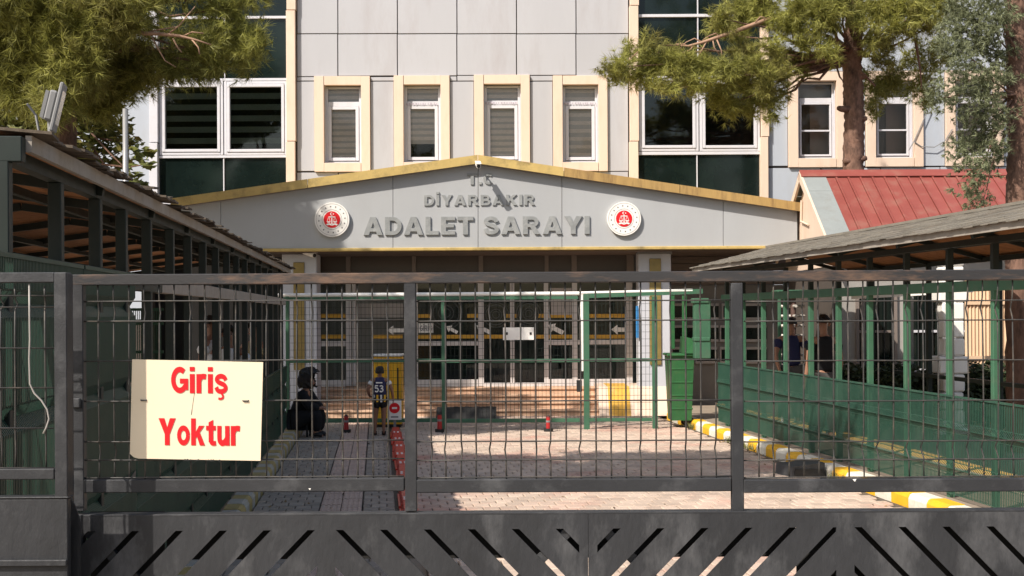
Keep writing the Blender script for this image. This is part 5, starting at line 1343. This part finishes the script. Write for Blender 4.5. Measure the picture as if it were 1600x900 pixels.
# ================================================================== PEOPLE
def skin_mesh(verts, edges, radii, sub=1):
    """One continuous surface grown round a jointed skeleton."""
    me = bpy.data.meshes.new('skeleton'); me.from_pydata(verts, edges, [])
    ob = bpy.data.objects.new('skeleton', me); COL.objects.link(ob)
    m = ob.modifiers.new('skin', 'SKIN'); m.use_smooth_shade = True; m.branch_smoothing = .6
    for i, r in enumerate(radii):
        sv = me.skin_vertices[0].data[i]; sv.radius = r if isinstance(r, tuple) else (r, r); sv.use_root = (i == 0)
    ob.modifiers.new('sub', 'SUBSURF').levels = sub
    dg = bpy.context.evaluated_depsgraph_get(); dg.update()
    out = bpy.data.meshes.new_from_object(ob.evaluated_get(dg))
    bpy.data.objects.remove(ob); bpy.data.meshes.remove(me)
    return out
def base_joints():
    J = {'pelvis': ((0, 0, .53), (.078, .062)), 'waist': ((0, 0, .61), (.068, .052)), 'chest': ((0, .005, .72), (.088, .062)), 'collar': ((0, .005, .80), (.06, .048)),
         'neck': ((0, 0, .845), .032), 'jaw': ((0, -.012, .882), (.036, .042)), 'face': ((0, -.010, .925), (.044, .054)), 'crown': ((0, .004, .968), (.036, .042)), 'nose': ((0, -.070, .913), .007)}
    for s, n in ((-1, 'l'), (1, 'r')):
        J['sh'+n] = ((s*.112, 0, .795), .036); J['el'+n] = ((s*.142, .012, .635), .026); J['wr'+n] = ((s*.15, -.025, .492), .017); J['pa'+n] = ((s*.152, -.035, .455), (.011, .021))
        J['hi'+n] = ((s*.052, 0, .50), .056); J['kn'+n] = ((s*.056, -.008, .285), .035); J['an'+n] = ((s*.058, .012, .05), .022); J['he'+n] = ((s*.058, .022, .018), .018); J['to'+n] = ((s*.066, -.075, .014), (.02, .013))
    return J
E_BODY = [('pelvis', 'waist'), ('waist', 'chest'), ('chest', 'collar'), ('collar', 'neck'), ('neck', 'jaw'), ('jaw', 'face'), ('face', 'crown'), ('face', 'nose')]
for n in 'lr': E_BODY += [('collar', 'sh'+n), ('sh'+n, 'el'+n), ('el'+n, 'wr'+n), ('wr'+n, 'pa'+n), ('pelvis', 'hi'+n), ('hi'+n, 'kn'+n), ('kn'+n, 'an'+n), ('an'+n, 'he'+n), ('an'+n, 'to'+n)]
def person(label, base, h, yaw, clothes, skin=None, hair=True, over=None, hair_len=0.0, hair_big=1.0, fingers=True):
    J = base_joints()
    for k, v in (over or {}).items(): J[k] = (v, J[k][1]) if len(v) == 3 else (v[:3], v[3])
    t = empty('person', base, label, 'person')
    R = Matrix.Translation(Vector(base)) @ Matrix.Rotation(yaw, 4, 'Z') @ Matrix.Scale(h, 4)
    edges = list(E_BODY); JJ = dict(J)
    if fingers:
        for n, s in (('l', -1), ('r', 1)):
            p = Vector(J['pa'+n][0]); w = Vector(J['wr'+n][0]); d = (p-w).normalized(); f = Vector((0, -1, 0)); f = (f-d*f.dot(d)).normalized()
            for q, (o, L) in enumerate(((-.014, .036), (-.005, .042), (.005, .039), (.014, .030))):
                a = p+d*.012+f*o; b_ = a+d*L*.5; c = b_+d*L*.45+Vector((-s*.008, 0, 0))
                for nm, pt, r in (('a', a, .0058), ('b', b_, .0052), ('c', c, .0045)): JJ[f'f{n}{q}{nm}'] = (tuple(pt), r)
                edges += [('pa'+n, f'f{n}{q}a'), (f'f{n}{q}a', f'f{n}{q}b'), (f'f{n}{q}b', f'f{n}{q}c')]
            a = p-d*.012+f*.02; b_ = a+d*.018+f*.010
            JJ['t'+n+'a'] = (tuple(a), .0065); JJ['t'+n+'b'] = (tuple(b_), .0055); edges += [('pa'+n, 't'+n+'a'), ('t'+n+'a', 't'+n+'b')]
    def grow(names, edg, k=1.0, add=0.0, rad=None):
        idx = {n: i for i, n in enumerate(names)}
        rr = []
        for n in names:
            r = (rad or {}).get(n, JJ[n][1]); r = r if isinstance(r, tuple) else (r, r); rr.append(tuple((q*k+add)*h for q in r))
        return skin_mesh([tuple(R @ Vector(JJ[n][0])) for n in names], [(idx[a], idx[b_]) for a, b_ in edg], rr)
    def attach(name, me, m):
        o = Vector(base); me.transform(Matrix.Translation(-o)); me.materials.clear(); me.materials.append(m)
        return link(name, me, t, base)
    attach('body', grow(list(JJ), edges), skin or M_skin)
    fp = R @ Vector(JJ['face'][0])
    F3 = R.to_3x3()
    def onface(x, y, z): return tuple(fp + F3 @ Vector((x, y, z)))
    for s in (-1, 1):
        MB().prism([(0, 0), (1, 0), (1, 1), (0, 1)], 0, 1, 'y') if False else None
        b = MB(); b.tube([onface(s*.018, -.052, .004), onface(s*.018, -.058, .004)], .0055*h, 8); b.build('eye', M_hair, t)
        b = MB(); b.tube([onface(s*.043, .008, -.014), onface(s*.052, .012, .0), onface(s*.046, .012, .014)], [.008*h, .010*h, .007*h], 6); b.build('ear', skin or M_skin, t)
    b = MB(); b.tube([onface(-.013, -.055, -.034), onface(0, -.059, -.035), onface(.013, -.055, -.034)], .0035*h, 6); b.build('mouth', mat('lips', (.18, .06, .05), .5), t)
    for name, m, names, edg, k, add, rad in clothes: attach(name, grow(names, edg, k, add, rad), m)
    if hair:
        bm = bmesh.new(); bmesh.ops.create_uvsphere(bm, u_segments=20, v_segments=14, radius=1.0)
        for v in list(bm.verts):
            if v.co.z < -.15-hair_len and True or (v.co.y < -.55 and v.co.z < .45): bm.verts.remove(v)
        for v in bm.verts:
            j = 1+random.uniform(-.07, .09)*hair_big
            c = Vector((v.co.x*.055*j*hair_big, v.co.y*.063*j*hair_big+.006, v.co.z*.064*j*hair_big+.012)); v.co = fp + F3 @ c
        me = bpy.data.meshes.new('hair'); bm.to_mesh(me); bm.free(); attach('hair', me, M_hair)
    return t, R
TORSO = ['pelvis', 'waist', 'chest', 'collar', 'shl', 'shr']; ET = [('pelvis', 'waist'), ('waist', 'chest'), ('chest', 'collar'), ('collar', 'shl'), ('collar', 'shr')]
SHIRT = TORSO+['slel', 'sler']
def shirt(m, k=1.12, add=.006, sleeves=True):
    return ('shirt', m, TORSO, ET, k, add, {'shl': .047, 'shr': .047, 'collar': (.072, .060)})
LEGS = ['pelvis', 'hil', 'hir', 'knl', 'knr', 'anl', 'anr']; EL = [('pelvis', 'hil'), ('pelvis', 'hir'), ('hil', 'knl'), ('hir', 'knr'), ('knl', 'anl'), ('knr', 'anr')]
def trousers(m, add=.010): return ('trousers', m, LEGS, EL, 1.06, add, None)
def shorts(m): return ('shorts', m, ['pelvis', 'hil', 'hir', 'mkl', 'mkr'], [('pelvis', 'hil'), ('pelvis', 'hir'), ('hil', 'mkl'), ('hir', 'mkr')], 1.08, .012, None)
def sleeves(m, n): return ('sleeve', m, ['sh'+n, 'me'+n], [('sh'+n, 'me'+n)], 1.22, .012, None)
def shoes(m, n): return ('shoe', m, ['an'+n, 'he'+n, 'to'+n], [('an'+n, 'he'+n), ('an'+n, 'to'+n)], 1.12, .006, None)
_bj = base_joints
def base_joints():
    J = _bj()
    for n in 'lr': J['me'+n] = None; J['mk'+n] = None
    return J
def _mid(J):
    for n in 'lr':
        a, b_ = J['sh'+n][0], J['el'+n][0]; J['me'+n] = (tuple(a[i]+(b_[i]-a[i])*.62 for i in range(3)), .031)
        a, b_ = J['hi'+n][0], J['kn'+n][0]; J['mk'+n] = (tuple(a[i]+(b_[i]-a[i])*.62 for i in range(3)), .047)
# mid joints sit on the limbs: the limb edges run through them
E_BODY = [e for e in E_BODY if e not in (('shl', 'ell'), ('shr', 'elr'), ('hil', 'knl'), ('hir', 'knr'))]
for n in 'lr': E_BODY += [('sh'+n, 'me'+n), ('me'+n, 'el'+n), ('hi'+n, 'mk'+n), ('mk'+n, 'kn'+n)]
_person = person
def person(label, base, h, yaw, clothes, **kw):
    global base_joints
    over = kw.pop('over', None) or {}
    J = _bj()
    for k, v in over.items(): J[k] = (v, J[k][1]) if len(v) == 3 else (v[:3], v[3])
    _mid(J); keep = base_joints; base_joints = lambda: dict(J)
    r = _person(label, base, h, yaw, clothes, **kw); base_joints = keep; return r

# the boy in the football shirt, seen from behind
bo = W(594, 678, 20.05); BH = 1.09
bt, BR = person('boy seen from behind in a navy football shirt numbered 53, black shorts and bare legs', (bo[0], 20.05, 0.0), BH, PI+.12,
    [shirt(M_navy, 1.34, .016), sleeves(M_whitec, 'l'), sleeves(M_whitec, 'r'), shorts(M_blackc), shoes(M_blackm, 'l'), shoes(M_blackm, 'r')], skin=M_skind, hair_big=1.15, hair_len=.45,
    over={'elr': (.175, .03, .66), 'wrr': (.145, -.05, .56), 'par': (.13, -.085, .555), 'ell': (-.17, .03, .66), 'wrl': (-.19, -.02, .53), 'pal': (-.19, -.04, .495),
          'face': (.0, -.012, .915), 'jaw': (0, -.014, .875), 'crown': (0, .004, .957), 'nose': (0.0, -.068, .905), 'anl': (-.05, .012, .05), 'hel': (-.05, .022, .018), 'anr': (.075, .0, .05), 'her': (.075, .01, .018), 'knr': (.064, -.012, .285), 'tor': (.08, -.08, .014), 'tol': (-.058, -.07, .014)})
yb = 20.05-.122
lettering('53', bo[0]-.068, bo[0]+.068, .685, .80, yb, .004, M_white, bt, gap=.1, name='shirt_number')
MB().box(bo[0]-.05, bo[0]+.05, yb+.004, yb+.012, .825, .845).build('shirt_name', M_white, bt)
for x in (-.085, -.03, .03, .085): MB().box(bo[0]+x-.014, bo[0]+x+.014, yb+.004+abs(x)*.3, yb+.02+abs(x)*.3, .53, .645).build('shirt_stripe', M_yellow if x in (-.03, .085) else M_whitec, bt)

# the seated figure in black by the kerb
wo = W(474, 678, 19.9); bw = (wo[0], 19.9, 0.0)
seat = empty('stool', (wo[0]-.08, 19.98, 0), 'low dark stool under the person in black by the left kerb', 'stool')
MB().box(wo[0]-.25, wo[0]+.1, 19.8, 20.15, .22, .26, .008).build('seat', M_blackm, seat)
for x in (-.22, .07):
    for y in (19.83, 20.12): MB().box(wo[0]+x-.015, wo[0]+x+.015, y-.015, y+.015, 0, .219).build('leg', M_blackm, seat)
ov = {'pelvis': (0, .06, .19), 'waist': (0, .045, .27), 'chest': (0, .01, .365), 'collar': (0, -.02, .43), 'neck': (0, -.04, .465), 'jaw': (0, -.06, .495), 'face': (0, -.066, .532), 'crown': (0, -.05, .572), 'nose': (0, -.125, .518),
      'shl': (-.10, -.02, .42), 'shr': (.10, -.02, .42), 'ell': (-.12, -.09, .30), 'elr': (.12, -.09, .30), 'wrl': (-.05, -.17, .28), 'wrr': (.05, -.17, .28), 'pal': (-.03, -.20, .275), 'par': (.03, -.20, .275),
      'hil': (-.055, .03, .18), 'hir': (.055, .03, .18), 'knl': (-.07, -.17, .235), 'knr': (.07, -.17, .235), 'anl': (-.06, -.13, .05), 'anr': (.06, -.13, .05), 'hel': (-.06, -.115, .018), 'her': (.06, -.115, .018), 'tol': (-.065, -.21, .014), 'tor': (.065, -.21, .014)}
person('person in black with bushy dark hair crouched on a low stool by the left kerb', bw, 1.62, PI/2-.1,
    [('robe', M_blackc, ['pelvis', 'waist', 'chest', 'collar', 'shl', 'shr', 'ell', 'elr', 'wrl', 'wrr'], [('pelvis', 'waist'), ('waist', 'chest'), ('chest', 'collar'), ('collar', 'shl'), ('collar', 'shr'), ('shl', 'ell'), ('shr', 'elr'), ('ell', 'wrl'), ('elr', 'wrr')], 1.25, .02, None),
     ('skirt', M_blackc, LEGS, EL, 1.3, .025, None), shoes(M_blackm, 'l'), shoes(M_blackm, 'r')], over=ov, hair_len=.55, hair_big=1.85)

# people waiting in the left shelter
def in_left(px, v, dz=0.0):
    for u in np.arange(-3.6, -1.5, .005):
        X, Y, _ = C(u, v)
        if XC+F*X/Y >= px: break
    return C(u, v, .12)
person('person in a white T-shirt facing out between the left shelter posts', in_left(357, 16.4), 1.66, .25, [shirt(M_whitec), sleeves(M_whitec, 'l'), sleeves(M_whitec, 'r'), trousers(M_greyc), shoes(M_blackm, 'l'), shoes(M_blackm, 'r')], skin=M_skind)
person('person in a white shirt turned sideways further back in the left shelter', in_left(328, 17.2), 1.78, 1.4, [shirt(M_whitec), sleeves(M_whitec, 'l'), sleeves(M_whitec, 'r'), trousers(M_blackc), shoes(M_blackm, 'l'), shoes(M_blackm, 'r')], skin=M_skind)
person('person in a khaki shirt near the far end of the left shelter', in_left(397, 18.6), 1.70, -.5, [shirt(M_khaki), sleeves(M_khaki, 'l'), sleeves(M_khaki, 'r'), trousers(M_khaki), shoes(M_blackm, 'l'), shoes(M_blackm, 'r')], skin=M_skind)
# two people walking away in the right shelter
def in_right(px, v):
    for u in np.arange(5.5, 7.4, .005):
        X, Y, _ = C(u, v)
        if XC+F*X/Y >= px: break
    return C(u, v, .12)
pr, PR = person('person in a navy top and white shoes walking away in the right shelter', in_right(1236, 19.7), 1.70, PI-.1,
    [shirt(M_navy, 1.2, .012), sleeves(M_navy, 'l'), sleeves(M_navy, 'r'), trousers(M_greyc), shoes(M_whitec, 'l'), shoes(M_whitec, 'r')],
    over={'elr': (.155, .07, .645), 'wrr': (.12, .09, .52), 'par': (.11, .095, .485), 'anl': (-.05, .05, .055), 'hel': (-.05, .06, .025), 'tol': (-.055, -.04, .018), 'knr': (.056, -.03, .285), 'anr': (.06, -.02, .05), 'her': (.06, -.01, .018), 'tor': (.066, -.105, .014)})
person('person in a black T-shirt standing nearer in the right shelter', in_right(1287, 17.2), 1.74, PI+.3,
    [shirt(M_blackc, 1.18, .012), sleeves(M_blackc, 'l'), sleeves(M_blackc, 'r'), trousers(M_greyc), shoes(M_whitec, 'l'), shoes(M_whitec, 'r')], skin=M_skin)
